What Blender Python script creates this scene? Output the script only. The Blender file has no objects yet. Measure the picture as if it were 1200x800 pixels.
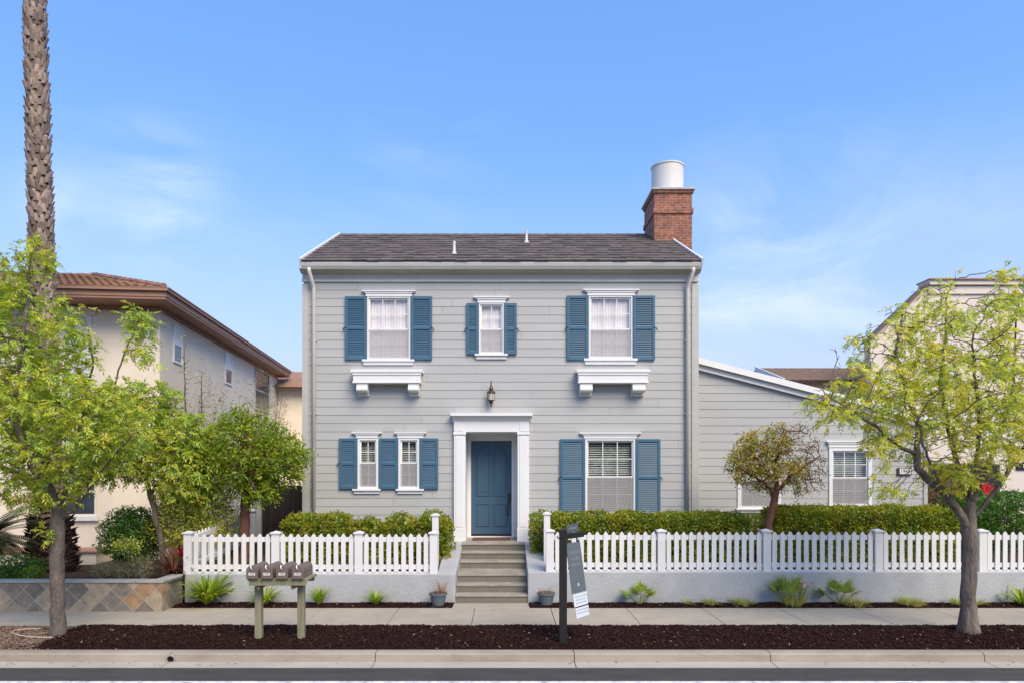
import bpy, math, random
import numpy as np
from mathutils import Vector, Matrix, noise as mnoise

random.seed(7)
rng = np.random.default_rng(7)
scene = bpy.context.scene
COL = scene.collection
R = math.radians
CH = 2.6                      # camera height above the pavement
F = 800.0                     # focal length in photo pixels
VX, VY = 592.0, 550.0         # vanishing point in the photo

def PX(px, Y): return (px - VX) * Y / F
def PZ(py, Y): return CH + (VY - py) * Y / F

# ------------------------------------------------------------------ materials
class NT:
    def __init__(s, m):
        s.m = m; m.use_nodes = True; s.t = m.node_tree; s.n = s.t.nodes; s.n.clear()
    def add(s, typ, **kw):
        n = s.n.new(typ)
        for k, v in kw.items():
            if k in n.inputs: n.inputs[k].default_value = v
            else: setattr(n, k, v)
        return n
    def link(s, a, b): s.t.links.new(a, b)

def rgba(c): return (c[0], c[1], c[2], 1.0)

def ramp(nt, fac, stops, interp='LINEAR'):
    r = nt.add('ShaderNodeValToRGB')
    r.color_ramp.interpolation = interp
    els = r.color_ramp.elements
    while len(els) > 1: els.remove(els[-1])
    els[0].position = stops[0][0]; els[0].color = rgba(stops[0][1])
    for p, c in stops[1:]:
        e = els.new(p); e.color = rgba(c)
    nt.link(fac, r.inputs['Fac'])
    return r

def mixc(nt, fac, a, b, mode='MIX'):
    m = nt.add('ShaderNodeMix', data_type='RGBA', blend_type=mode)
    for sock, v in ((m.inputs[0], fac), (m.inputs[6], a), (m.inputs[7], b)):
        if hasattr(v, 'is_linked') or hasattr(v, 'links'): nt.link(v, sock)
        elif isinstance(v, (int, float)): sock.default_value = v
        else: sock.default_value = rgba(v)
    return m.outputs[2]

def math_(nt, op, a, b=None):
    m = nt.add('ShaderNodeMath', operation=op)
    for i, v in enumerate((a, b)):
        if v is None: continue
        if hasattr(v, 'links'): nt.link(v, m.inputs[i])
        else: m.inputs[i].default_value = v
    return m.outputs[0]

def surf(name, col, rough=0.6, var=0.10, scale=2.0, detail=6, bump=0.0, bscale=60.0, spec=0.4, metal=0.0,
         stretch=(1, 1, 1), stain=None, stain_amt=0.35, stain_scale=0.8, island=0.0, coat=0.0, speck=None, bdist=0.02):
    m = bpy.data.materials.new(name); nt = NT(m)
    out = nt.add('ShaderNodeOutputMaterial')
    bs = nt.add('ShaderNodeBsdfPrincipled')
    bs.inputs['Roughness'].default_value = rough
    bs.inputs['Specular IOR Level'].default_value = spec
    bs.inputs['Metallic'].default_value = metal
    bs.inputs['Coat Weight'].default_value = coat
    tc = nt.add('ShaderNodeTexCoord')
    mp = nt.add('ShaderNodeMapping'); mp.inputs['Scale'].default_value = stretch
    nt.link(tc.outputs['Object'], mp.inputs['Vector'])
    nz = nt.add('ShaderNodeTexNoise', Scale=scale, Detail=detail, Roughness=0.65)
    nt.link(mp.outputs[0], nz.inputs['Vector'])
    lo = [c * (1 - var * 1.6) for c in col]; hi = [min(1, c * (1 + var * 1.6)) for c in col]
    c = ramp(nt, nz.outputs['Fac'], [(0.25, lo), (0.5, col), (0.78, hi)]).outputs[0]
    if stain:
        n2 = nt.add('ShaderNodeTexNoise', Scale=stain_scale, Detail=5.0, Roughness=0.7)
        nt.link(mp.outputs[0], n2.inputs['Vector'])
        f = ramp(nt, n2.outputs['Fac'], [(0.45, (0, 0, 0)), (0.72, (1, 1, 1))]).outputs[0]
        f = math_(nt, 'MULTIPLY', f, stain_amt)
        c = mixc(nt, f, c, stain)
    if speck:
        n3 = nt.add('ShaderNodeTexNoise', Scale=speck[0], Detail=2.0)
        nt.link(tc.outputs['Object'], n3.inputs['Vector'])
        f = ramp(nt, n3.outputs['Fac'], [(0.56, (0, 0, 0)), (0.68, (1, 1, 1))]).outputs[0]
        f = math_(nt, 'MULTIPLY', f, speck[2])
        c = mixc(nt, f, c, speck[1])
    if island:
        g = nt.add('ShaderNodeNewGeometry')
        v = nt.add('ShaderNodeMapRange'); v.inputs['To Min'].default_value = 1 - island; v.inputs['To Max'].default_value = 1 + island
        nt.link(g.outputs['Random Per Island'], v.inputs['Value'])
        hs = nt.add('ShaderNodeHueSaturation')
        nt.link(v.outputs[0], hs.inputs['Value']); nt.link(c, hs.inputs['Color']); c = hs.outputs[0]
    nt.link(c, bs.inputs['Base Color'])
    if bump:
        nb = nt.add('ShaderNodeTexNoise', Scale=bscale, Detail=4.0, Roughness=0.6)
        nt.link(mp.outputs[0], nb.inputs['Vector'])
        b = nt.add('ShaderNodeBump'); b.inputs['Strength'].default_value = bump; b.inputs['Distance'].default_value = bdist
        nt.link(nb.outputs['Fac'], b.inputs['Height']); nt.link(b.outputs[0], bs.inputs['Normal'])
    nt.link(bs.outputs[0], out.inputs['Surface'])
    return m

def leafmat(name, cols, trans=0.4, rough=0.45, spec=0.35):
    """leaves: the colour of each leaf is picked at random from cols"""
    m = bpy.data.materials.new(name); nt = NT(m)
    out = nt.add('ShaderNodeOutputMaterial')
    g = nt.add('ShaderNodeNewGeometry')
    n = len(cols)
    c = ramp(nt, g.outputs['Random Per Island'], [(i / max(1, n - 1), cc) for i, cc in enumerate(cols)]).outputs[0]
    tc = nt.add('ShaderNodeTexCoord'); nz_ = nt.add('ShaderNodeTexNoise', Scale=2.6, Detail=2.0); nt.link(tc.outputs['Object'], nz_.inputs['Vector'])
    yl = ramp(nt, nz_.outputs['Fac'], [(0.40, (0.80, 0.92, 0.9)), (0.62, (1.32, 1.14, 0.95))]).outputs[0]
    c = mixc(nt, 1.0, c, yl, 'MULTIPLY')
    bs = nt.add('ShaderNodeBsdfPrincipled'); bs.inputs['Roughness'].default_value = rough
    bs.inputs['Specular IOR Level'].default_value = spec
    tr = nt.add('ShaderNodeBsdfTranslucent')
    hs = nt.add('ShaderNodeHueSaturation'); hs.inputs['Hue'].default_value = 0.485; hs.inputs['Saturation'].default_value = 1.1; hs.inputs['Value'].default_value = 1.5
    nt.link(c, bs.inputs['Base Color']); nt.link(c, hs.inputs['Color']); nt.link(hs.outputs[0], tr.inputs['Color'])
    mx = nt.add('ShaderNodeMixShader'); mx.inputs[0].default_value = trans
    nt.link(bs.outputs[0], mx.inputs[1]); nt.link(tr.outputs[0], mx.inputs[2]); nt.link(mx.outputs[0], out.inputs['Surface'])
    return m

def glassmat(name, tint=(1, 1, 1), boost=0.0):
    m = bpy.data.materials.new(name); nt = NT(m)
    out = nt.add('ShaderNodeOutputMaterial')
    fr = nt.add('ShaderNodeFresnel'); gb = nt.add('ShaderNodeNewGeometry')
    ir = nt.add('ShaderNodeMapRange'); ir.inputs['To Min'].default_value = 1.5; ir.inputs['To Max'].default_value = 1 / 1.5     # the same glass seen from inside
    nt.link(gb.outputs['Backfacing'], ir.inputs['Value']); nt.link(ir.outputs[0], fr.inputs['IOR'])
    f = math_(nt, 'ADD', fr.outputs[0], 0.05 + boost)
    tp = nt.add('ShaderNodeBsdfTransparent'); tp.inputs['Color'].default_value = rgba(tint)
    gl = nt.add('ShaderNodeBsdfGlossy'); gl.inputs['Roughness'].default_value = 0.01
    tc = nt.add('ShaderNodeTexCoord')
    nz = nt.add('ShaderNodeTexNoise', Scale=3.0, Detail=1.0); nt.link(tc.outputs['Object'], nz.inputs['Vector'])
    b = nt.add('ShaderNodeBump'); b.inputs['Strength'].default_value = 0.15; b.inputs['Distance'].default_value = 0.02
    nt.link(nz.outputs['Fac'], b.inputs['Height']); nt.link(b.outputs[0], gl.inputs['Normal'])
    mx = nt.add('ShaderNodeMixShader')
    nt.link(f, mx.inputs[0]); nt.link(tp.outputs[0], mx.inputs[1]); nt.link(gl.outputs[0], mx.inputs[2])
    nt.link(mx.outputs[0], out.inputs['Surface'])
    return m

def screenmat(f=0.38, c=0.46):
    m = bpy.data.materials.new('insect mesh'); nt = NT(m)
    out = nt.add('ShaderNodeOutputMaterial')
    tp = nt.add('ShaderNodeBsdfTransparent')
    df = nt.add('ShaderNodeBsdfDiffuse'); df.inputs['Color'].default_value = (c, c * .97, c * .985, 1)
    mx = nt.add('ShaderNodeMixShader'); mx.inputs[0].default_value = f
    nt.link(tp.outputs[0], mx.inputs[1]); nt.link(df.outputs[0], mx.inputs[2]); nt.link(mx.outputs[0], out.inputs['Surface'])
    return m

def brickmat(name, c1, c2, mortar, bw=0.20, bh=0.068):
    m = bpy.data.materials.new(name); nt = NT(m)
    out = nt.add('ShaderNodeOutputMaterial'); bs = nt.add('ShaderNodeBsdfPrincipled'); bs.inputs['Roughness'].default_value = 0.85
    tc = nt.add('ShaderNodeTexCoord'); sx = nt.add('ShaderNodeSeparateXYZ'); nt.link(tc.outputs['Object'], sx.inputs[0])
    u = math_(nt, 'ADD', sx.outputs[0], sx.outputs[1])
    cb = nt.add('ShaderNodeCombineXYZ'); nt.link(u, cb.inputs[0]); nt.link(sx.outputs[2], cb.inputs[1])
    br = nt.add('ShaderNodeTexBrick'); nt.link(cb.outputs[0], br.inputs['Vector'])
    br.inputs['Color1'].default_value = rgba(c1); br.inputs['Color2'].default_value = rgba(c2); br.inputs['Mortar'].default_value = rgba(mortar)
    br.inputs['Scale'].default_value = 1.0; br.inputs['Brick Width'].default_value = bw; br.inputs['Row Height'].default_value = bh
    br.inputs['Mortar Size'].default_value = 0.006; br.inputs['Bias'].default_value = -0.1
    nz = nt.add('ShaderNodeTexNoise', Scale=9.0, Detail=5.0); nt.link(tc.outputs['Object'], nz.inputs['Vector'])
    f = ramp(nt, nz.outputs['Fac'], [(0.3, (0.6, 0.6, 0.6)), (0.7, (1.25, 1.2, 1.15))]).outputs[0]
    c = mixc(nt, 1.0, br.outputs['Color'], f, 'MULTIPLY')
    nt.link(c, bs.inputs['Base Color'])
    b = nt.add('ShaderNodeBump'); b.inputs['Strength'].default_value = 0.6; b.inputs['Distance'].default_value = 0.01; b.invert = True
    nt.link(br.outputs['Fac'], b.inputs['Height']); nt.link(b.outputs[0], bs.inputs['Normal'])
    nt.link(bs.outputs[0], out.inputs['Surface'])
    return m

def slatemat(name, size=0.285):
    """square slate tiles laid on the diagonal, each with a colour of its own"""
    m = bpy.data.materials.new(name); nt = NT(m)
    out = nt.add('ShaderNodeOutputMaterial'); bs = nt.add('ShaderNodeBsdfPrincipled'); bs.inputs['Roughness'].default_value = 0.7
    tc = nt.add('ShaderNodeTexCoord'); sx = nt.add('ShaderNodeSeparateXYZ'); nt.link(tc.outputs['Object'], sx.inputs[0])
    u = math_(nt, 'ADD', sx.outputs[0], sx.outputs[1])
    k = 0.70711 / size
    a = math_(nt, 'MULTIPLY', math_(nt, 'ADD', u, sx.outputs[2]), k)
    b = math_(nt, 'MULTIPLY', math_(nt, 'SUBTRACT', u, sx.outputs[2]), k)
    cf = nt.add('ShaderNodeCombineXYZ'); nt.link(math_(nt, 'FLOOR', a), cf.inputs[0]); nt.link(math_(nt, 'FLOOR', b), cf.inputs[1])
    wn = nt.add('ShaderNodeTexWhiteNoise', noise_dimensions='2D'); nt.link(cf.outputs[0], wn.inputs['Vector'])
    tile = ramp(nt, wn.outputs['Value'], [(0, (0.135, 0.122, 0.105)), (0.18, (0.23, 0.20, 0.155)), (0.36, (0.165, 0.15, 0.128)), (0.52, (0.28, 0.235, 0.17)),
                                        (0.68, (0.19, 0.165, 0.13)), (0.8, (0.255, 0.17, 0.10)), (0.9, (0.15, 0.138, 0.122)), (1, (0.25, 0.215, 0.165))], 'CONSTANT').outputs[0]
    nz = nt.add('ShaderNodeTexNoise', Scale=7.0, Detail=8.0, Roughness=0.7); nt.link(tc.outputs['Object'], nz.inputs['Vector'])
    mott = ramp(nt, nz.outputs['Fac'], [(0.3, (0.78, 0.74, 0.70)), (0.5, (1.25, 1.2, 1.14)), (0.72, (1.9, 1.65, 1.35))]).outputs[0]
    tile = mixc(nt, 1.0, tile, mott, 'MULTIPLY')
    def edge(v):
        f = math_(nt, 'FRACT', v)
        return math_(nt, 'MINIMUM', f, math_(nt, 'SUBTRACT', 1.0, f))
    e = math_(nt, 'MINIMUM', edge(a), edge(b))
    g = math_(nt, 'LESS_THAN', e, 0.02)
    c = mixc(nt, g, tile, (0.34, 0.32, 0.29))
    nt.link(c, bs.inputs['Base Color'])
    bp = nt.add('ShaderNodeBump'); bp.inputs['Strength'].default_value = 0.5; bp.inputs['Distance'].default_value = 0.02
    nt.link(nz.outputs['Fac'], bp.inputs['Height']); nt.link(bp.outputs[0], bs.inputs['Normal'])
    nt.link(bs.outputs[0], out.inputs['Surface'])
    return m

M = {}
M['siding'] = surf('grey siding paint', (0.425, 0.43, 0.42), 0.55, 0.035, 1.3, bump=0.06, bscale=25, stretch=(0.25, 1, 3), stain=(0.365, 0.365, 0.35), stain_amt=0.4, stain_scale=0.9, island=0.035)
M['trimgrey'] = surf('grey trim paint', (0.46, 0.455, 0.425), 0.5, 0.04, 3)
M['trimlight'] = surf('pale cornice paint', (0.60, 0.585, 0.54), 0.5, 0.04, 3, stain=(0.45, 0.41, 0.35), stain_amt=0.3, stain_scale=1.2)
M['white'] = surf('white paint', (0.76, 0.76, 0.755), 0.45, 0.02, 3, stain=(0.66, 0.65, 0.62), stain_amt=0.25, stain_scale=2.5)
M['fence'] = surf('white fence paint', (0.72, 0.72, 0.725), 0.5, 0.04, 5, stain=(0.55, 0.525, 0.48), stain_amt=0.45, stain_scale=2.5, island=.02)
M['gutter'] = surf('gutter paint', (0.60, 0.59, 0.56), 0.45, 0.05, 2, stain=(0.45, 0.41, 0.36), stain_amt=0.3)
M['shutter'] = surf('blue shutter paint', (0.054, 0.132, 0.208), 0.45, 0.05, 4)
M['door'] = surf('blue door paint', (0.052, 0.108, 0.168), 0.4, 0.04, 3)
M['rooftile'] = surf('brown flat roof tile', (0.122, 0.101, 0.092), 0.85, 0.22, 6, bump=0.4, bscale=40, island=0.2)
M['clay'] = surf('clay roof tile', (0.29, 0.165, 0.105), 0.8, 0.15, 5, island=0.2)
M['brownroof'] = surf('brown shingle', (0.20, 0.135, 0.095), 0.85, 0.2, 8, bump=0.5, bscale=30)
M['brick'] = brickmat('red brick', (0.36, 0.125, 0.07), (0.22, 0.085, 0.06), (0.36, 0.30, 0.26))
M['cement'] = surf('chimney cement', (0.52, 0.50, 0.47), 0.85, 0.15, 6, stain=(0.2, 0.16, 0.13), stain_amt=0.6, stain_scale=5)
M['pot'] = surf('chimney shroud paint', (0.68, 0.67, 0.64), 0.5, 0.04, 2, stain=(0.5, 0.46, 0.4), stain_amt=0.35, stain_scale=1.5)
M['stucco_wall'] = surf('grey stucco', (0.41, 0.425, 0.44), 0.85, 0.05, 3, bump=0.35, bscale=24, bdist=.03, stain=(0.30, 0.30, 0.295), stain_amt=0.6, stain_scale=1.4)
M['concrete'] = surf('pavement concrete', (0.375, 0.335, 0.265), 0.85, 0.08, 2.2, detail=8, bump=0.25, bscale=120, stain=(0.27, 0.235, 0.20), stain_amt=0.65, stain_scale=0.8, speck=(90, (0.27, 0.24, 0.21), 0.45))
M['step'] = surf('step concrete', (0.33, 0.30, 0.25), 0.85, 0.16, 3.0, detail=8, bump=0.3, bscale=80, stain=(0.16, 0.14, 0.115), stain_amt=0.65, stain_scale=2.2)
M['riser'] = surf('stained shade-dark riser concrete', (0.19, 0.17, 0.14), 0.9, 0.2, 3.0, detail=8, bump=0.3, bscale=60, stretch=(1.6, 1, .6), stain=(0.10, 0.088, 0.07), stain_amt=0.7, stain_scale=3.0)  # base colour darkened to paint in the riser shade; stains are dirt
M['kerb'] = surf('kerb concrete', (0.355, 0.31, 0.245), 0.85, 0.10, 2.5, detail=8, bump=0.3, bscale=90, stretch=(0.35, 1, 1), stain=(0.18, 0.145, 0.11), stain_amt=0.7, stain_scale=1.8)
M['gutterpan'] = surf('gutter pan concrete', (0.42, 0.385, 0.325), 0.85, 0.10, 2, detail=8, bump=0.3, bscale=90, stretch=(0.35, 1, 1), stain=(0.26, 0.225, 0.19), stain_amt=0.5, stain_scale=1.6)
M['asphalt'] = surf('asphalt', (0.064, 0.062, 0.061), 0.9, 0.18, 5, detail=9, bump=0.6, bscale=160, stretch=(0.3, 1, 1), speck=(140, (0.17, 0.17, 0.165), 0.5), spec=0.15)
M['roadpaint'] = surf('road paint', (0.72, 0.72, 0.70), 0.7, 0.08, 6, stain=(0.2, 0.2, 0.2), stain_amt=0.9, stain_scale=7)
M['soil'] = surf('soil', (0.06, 0.04, 0.03), 0.95, 0.3, 5, bump=0.8, bscale=30, spec=0.1)
M['mulch'] = surf('dark bark mulch', (0.025, 0.0105, 0.0093), 0.95, 0.35, 30, bump=1.0, bscale=60, spec=0.05)
M['chip'] = surf('bark chip', (0.033, 0.0158, 0.0142), 0.9, 0.3, 20, island=0.8, spec=0.08)
M['straw'] = surf('pale wood splinters', (0.30, 0.21, 0.14), 0.8, 0.3, 20, island=0.5)
M['gravel'] = surf('gravel', (0.19, 0.13, 0.095), 0.9, 0.3, 20, island=0.55)
M['cream'] = surf('cream stucco', (0.80, 0.705, 0.565), 0.9, 0.035, 1.5, bump=0.3, bscale=40, stain=(0.56, 0.49, 0.39), stain_amt=0.3)
M['cream_light'] = surf('pale pink stucco', (0.72, 0.64, 0.56), 0.9, 0.03, 1.5, bump=0.3, bscale=40)
M['browntrim'] = surf('brown eave paint', (0.36, 0.20, 0.135), 0.6, 0.06, 2)
M['glass'] = glassmat('window glass', (0.93, 0.95, 0.93), -0.02)
M['darkglass'] = surf('far window glass', (0.045, 0.06, 0.075), 0.12, 0.3, 3, spec=0.8)
M['clearglass'] = glassmat('clear window glass', (0.97, 0.97, 0.97), -0.05)
M['screen'] = screenmat(); M['screen_fine'] = screenmat(0.3, 0.55)
M['blind'] = surf('white blind slat', (0.74, 0.74, 0.72), 0.5, 0.03, 5)
M['curtain'] = surf('sheer curtain', (0.86, 0.82, 0.82), 0.8, 0.03, 4)
M['black'] = surf('black painted post', (0.012, 0.0115, 0.0115), 0.6, 0.3, 8)
M['blackmetal'] = surf('black metal', (0.02, 0.02, 0.022), 0.35, 0.2, 8, spec=0.6)
M['bronze'] = surf('bronze metal', (0.09, 0.06, 0.045), 0.4, 0.25, 12, metal=0.6)
M['lampglass'] = surf('frosted lantern glass', (0.6, 0.56, 0.46), 0.15, 0.1, 8, spec=0.8)
M['mailbox'] = surf('weathered brown mailbox', (0.18, 0.138, 0.122), 0.55, 0.16, 9, metal=0.2, stain=(0.16, 0.075, 0.05), stain_amt=0.5, stain_scale=9)
M['silver'] = surf('silver latch', (0.6, 0.6, 0.6), 0.3, 0.1, 9, metal=0.7)
M['labelwhite'] = surf('number sticker', (0.72, 0.70, 0.68), 0.5, 0.02, 9)
M['ink'] = surf('dark ink', (0.03, 0.03, 0.035), 0.6, 0.02, 9)
M['greenwood'] = surf('weathered treated timber', (0.235, 0.225, 0.135), 0.8, 0.22, 4, stretch=(6, 6, 0.6), bump=0.4, bscale=20)
M['darkwood'] = surf('dark stained boards', (0.030, 0.022, 0.020), 0.75, 0.4, 5, stretch=(8, 8, 0.4), bump=0.4, bscale=12)
M['signface'] = surf('sign panel grey', (0.105, 0.13, 0.15), 0.35, 0.03, 3)
M['signpale'] = surf('sign panel pale', (0.62, 0.68, 0.74), 0.35, 0.03, 3)
M['signink'] = surf('sign lettering pale', (0.17, 0.205, 0.24), 0.4, 0.02, 3)
M['signblue'] = surf('sign lettering blue', (0.36, 0.43, 0.52), 0.4, 0.02, 3)
M['potgrey'] = surf('blue grey plastic pot', (0.10, 0.122, 0.14), 0.55, 0.08, 5)
M['slate'] = slatemat('slate tiles')
M['slatecap'] = surf('slate cap', (0.36, 0.35, 0.32), 0.8, 0.14, 3, bump=0.3, bscale=40)
M['bark'] = surf('grey brown bark', (0.155, 0.124, 0.104), 0.95, 0.45, 9, detail=9, stretch=(1, 1, 0.22), bump=1.0, bscale=16, bdist=.06, stain=(0.22, 0.19, 0.17), stain_amt=0.6, stain_scale=4)
M['barklight'] = surf('pale grey bark', (0.135, 0.112, 0.095), 0.95, 0.35, 9, detail=9, stretch=(1, 1, 0.4), bump=0.9, bscale=18, bdist=.05, stain=(0.10, 0.085, 0.075), stain_amt=0.5, stain_scale=4)
M['barkred'] = surf('red brown bark', (0.16, 0.065, 0.042), 0.75, 0.3, 8, detail=8, stretch=(1, 1, 0.3), bump=0.6, bscale=20)
M['twigred'] = surf('bare red twigs', (0.15, 0.075, 0.06), 0.8, 0.2, 9)
M['palmcore'] = surf('palm trunk fibre', (0.15, 0.10, 0.075), 0.95, 0.35, 8, bump=1, bscale=20)
M['palmboot'] = surf('palm leaf base', (0.30, 0.225, 0.18), 0.85, 0.25, 14, island=0.5)
M['palmskirt'] = surf('dark red palm fibre', (0.085, 0.035, 0.025), 0.9, 0.3, 14, island=0.5)
M['mat'] = surf('coir mat', (0.13, 0.06, 0.045), 0.95, 0.2, 30, bump=0.6, bscale=120)
M['hose'] = surf('pale pink hose', (0.50, 0.38, 0.30), 0.5, 0.1, 5)
M['hosered'] = surf('brown hose', (0.22, 0.10, 0.07), 0.5, 0.1, 5)
M['void'] = surf('drain hole', (0.004, 0.004, 0.004), 1, 0, 1)

M['leaf_yg'] = leafmat('yellow green street tree leaf', [(0.260, 0.330, 0.079), (0.657, 0.767, 0.127), (0.601, 0.572, 0.092), (0.329, 0.481, 0.113), (0.679, 0.589, 0.123), (0.556, 0.682, 0.120)], 0.4)
M['leaf_green'] = leafmat('green street tree leaf', [(0.169, 0.275, 0.063), (0.492, 0.668, 0.101), (0.499, 0.518, 0.076), (0.228, 0.396, 0.089), (0.579, 0.518, 0.097), (0.392, 0.575, 0.100)], 0.4)
M['leaf_olive'] = leafmat('olive leaf', [(0.243, 0.324, 0.054), (0.459, 0.513, 0.081), (0.648, 0.648, 0.121), (0.297, 0.378, 0.068), (0.540, 0.459, 0.135)], 0.35)
M['leaf_madrone'] = leafmat('glossy green leaf', [(0.085, 0.152, 0.018), (0.274, 0.410, 0.034), (0.302, 0.356, 0.026), (0.165, 0.271, 0.034), (0.218, 0.291, 0.022)], 0.35, 0.35)
M['leaf_hedge'] = leafmat('hedge leaf', [(0.085, 0.139, 0.015), (0.279, 0.359, 0.030), (0.291, 0.312, 0.027), (0.178, 0.266, 0.030), (0.218, 0.255, 0.024), (0.298, 0.228, 0.062)], 0.3, 0.35)
M['leaf_dark'] = leafmat('dark green leaf', [(0.036, 0.107, 0.018), (0.071, 0.179, 0.025), (0.125, 0.250, 0.031), (0.054, 0.135, 0.022)], 0.3, 0.4)
M['leaf_dry'] = leafmat('brown tinged leaf', [(0.256, 0.288, 0.036), (0.629, 0.629, 0.086), (0.144, 0.192, 0.036), (0.498, 0.314, 0.144), (0.223, 0.272, 0.044)], 0.3)
M['leaf_grey'] = leafmat('grey green leaf', [(0.190, 0.210, 0.120), (0.299, 0.300, 0.180), (0.252, 0.256, 0.134), (0.331, 0.270, 0.166)], 0.3)
M['leaf_rust'] = leafmat('rust brown leaf', [(0.22, 0.10, 0.065), (0.30, 0.18, 0.09), (0.17, 0.085, 0.065), (0.26, 0.22, 0.06)], 0.2)
M['blade'] = leafmat('bright strap leaf', [(0.149, 0.265, 0.029), (0.253, 0.368, 0.034), (0.368, 0.437, 0.069), (0.115, 0.218, 0.029)], 0.35, 0.4)
M['blade_yel'] = leafmat('yellowing grass blade', [(0.312, 0.351, 0.065), (0.442, 0.429, 0.130), (0.234, 0.312, 0.065), (0.546, 0.468, 0.221)], 0.3)
M['blade_dry'] = leafmat('dry straw stalk', [(0.33, 0.20, 0.11), (0.42, 0.28, 0.16), (0.25, 0.14, 0.08)], 0.2)
M['blade_red'] = leafmat('bronze red strap leaf', [(0.13, 0.045, 0.03), (0.20, 0.08, 0.05), (0.10, 0.05, 0.035), (0.24, 0.15, 0.09)], 0.3)
M['frond'] = leafmat('dark palm frond', [(0.018, 0.032, 0.012), (0.03, 0.045, 0.016), (0.045, 0.05, 0.02)], 0.15, 0.7, 0.1)
M['frond_green'] = leafmat('fan palm frond', [(0.156, 0.247, 0.039), (0.260, 0.351, 0.058), (0.364, 0.416, 0.091), (0.091, 0.156, 0.039)], 0.3)
M['leaf_fallen'] = leafmat('fallen leaf', [(0.20, 0.13, 0.06), (0.30, 0.24, 0.07), (0.10, 0.05, 0.035), (0.05, 0.025, 0.02)], 0.1)
M['petal_red'] = leafmat('red petal', [(0.45, 0.01, 0.03), (0.55, 0.03, 0.06)], 0.3)
M['petal_pink'] = leafmat('pink petal', [(0.55, 0.38, 0.50), (0.65, 0.5, 0.6)], 0.3)

# ------------------------------------------------------------------ mesh builder
class MB:
    def __init__(s): s.v = []; s.f = []
    def add(s, vs, fs):
        o = len(s.v); s.v.extend([tuple(p) for p in vs]); s.f.extend([tuple(i + o for i in f) for f in fs]); return s
    def box(s, x0, x1, y0, y1, z0, z1):
        return s.hexa([(x0, y0, z0), (x1, y0, z0), (x1, y1, z0), (x0, y1, z0), (x0, y0, z1), (x1, y0, z1), (x1, y1, z1), (x0, y1, z1)])
    def hexa(s, p):
        return s.add(p, [(0, 3, 2, 1), (4, 5, 6, 7), (0, 1, 5, 4), (1, 2, 6, 5), (2, 3, 7, 6), (3, 0, 4, 7)])
    def prism(s, poly, axis, a, b):
        """poly in the two other axes (in order), extruded along axis from a to b"""
        n = len(poly)
        def P(u, v, w):
            return {'x': (w, u, v), 'y': (u, w, v), 'z': (u, v, w)}[axis]
        vs = [P(u, v, a) for u, v in poly] + [P(u, v, b) for u, v in poly]
        fs = [tuple(range(n)), tuple(range(2 * n - 1, n - 1, -1))] + [(i, n + i, n + (i + 1) % n, (i + 1) % n) for i in range(n)]
        return s.add(vs, fs)
    def tube(s, pts, rad, n=8, cap=True):
        pts = [Vector(p) for p in pts]
        if not hasattr(rad, '__len__'): rad = [rad] * len(pts)
        rings = []; up = None
        for i, p in enumerate(pts):
            t = (pts[min(i + 1, len(pts) - 1)] - pts[max(i - 1, 0)])
            if t.length < 1e-9: t = Vector((0, 0, 1))
            t.normalize()
            if up is None:
                up = t.orthogonal().normalized()
            else:
                up = (up - t * up.dot(t))
                up = up.normalized() if up.length > 1e-6 else t.orthogonal().normalized()
            w = t.cross(up)
            rings.append([p + (up * math.cos(a) + w * math.sin(a)) * rad[i] for a in [2 * math.pi * k / n for k in range(n)]])
        vs = [q for r in rings for q in r]; fs = []
        for i in range(len(pts) - 1):
            for k in range(n):
                fs.append((i * n + k, i * n + (k + 1) % n, (i + 1) * n + (k + 1) % n, (i + 1) * n + k))
        if cap:
            fs.append(tuple(range(n - 1, -1, -1))); fs.append(tuple((len(pts) - 1) * n + k for k in range(n)))
        return s.add(vs, fs)
    def lathe(s, prof, c, n=20):
        vs = []; fs = []
        for r, z in prof:
            for k in range(n):
                a = 2 * math.pi * k / n
                vs.append((c[0] + r * math.cos(a), c[1] + r * math.sin(a), c[2] + z))
        for i in range(len(prof) - 1):
            for k in range(n):
                fs.append((i * n + k, i * n + (k + 1) % n, (i + 1) * n + (k + 1) % n, (i + 1) * n + k))
        fs.append(tuple(range(n - 1, -1, -1))); fs.append(tuple((len(prof) - 1) * n + k for k in range(n)))
        return s.add(vs, fs)
    def strip(s, pts, widths, side):
        """a ribbon along pts; side = the sideways direction"""
        sd = Vector(side).normalized(); vs = []; fs = []
        for p, w in zip(pts, widths):
            p = Vector(p); vs += [p - sd * w / 2, p + sd * w / 2]
        for i in range(len(pts) - 1): fs.append((2 * i, 2 * i + 1, 2 * i + 3, 2 * i + 2))
        return s.add(vs, fs)
    def build(s, name, mat, parent=None, origin=None, bevel=0.0, smooth=False, local=False):
        if parent is not None: origin = ORG.get(parent.name, Vector((0, 0, 0)))
        if origin is None: origin = Vector((0, 0, 0))
        if local: off = Vector((0, 0, 0))
        else: off = Vector(origin)
        me = bpy.data.meshes.new(name)
        me.from_pydata([(p[0] - off[0], p[1] - off[1], p[2] - off[2]) for p in s.v], [], s.f)
        me.materials.append(mat if not isinstance(mat, str) else M[mat])
        if smooth: me.polygons.foreach_set('use_smooth', [True] * len(me.polygons))
        me.update()
        o = bpy.data.objects.new(name, me); COL.objects.link(o)
        if parent is not None: o.parent = parent
        else: o.location = origin
        ORG[o.name] = Vector(origin)
        if bevel:
            b = o.modifiers.new('bevel', 'BEVEL'); b.width = bevel; b.segments = 2; b.limit_method = 'ANGLE'
        return o

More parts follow.
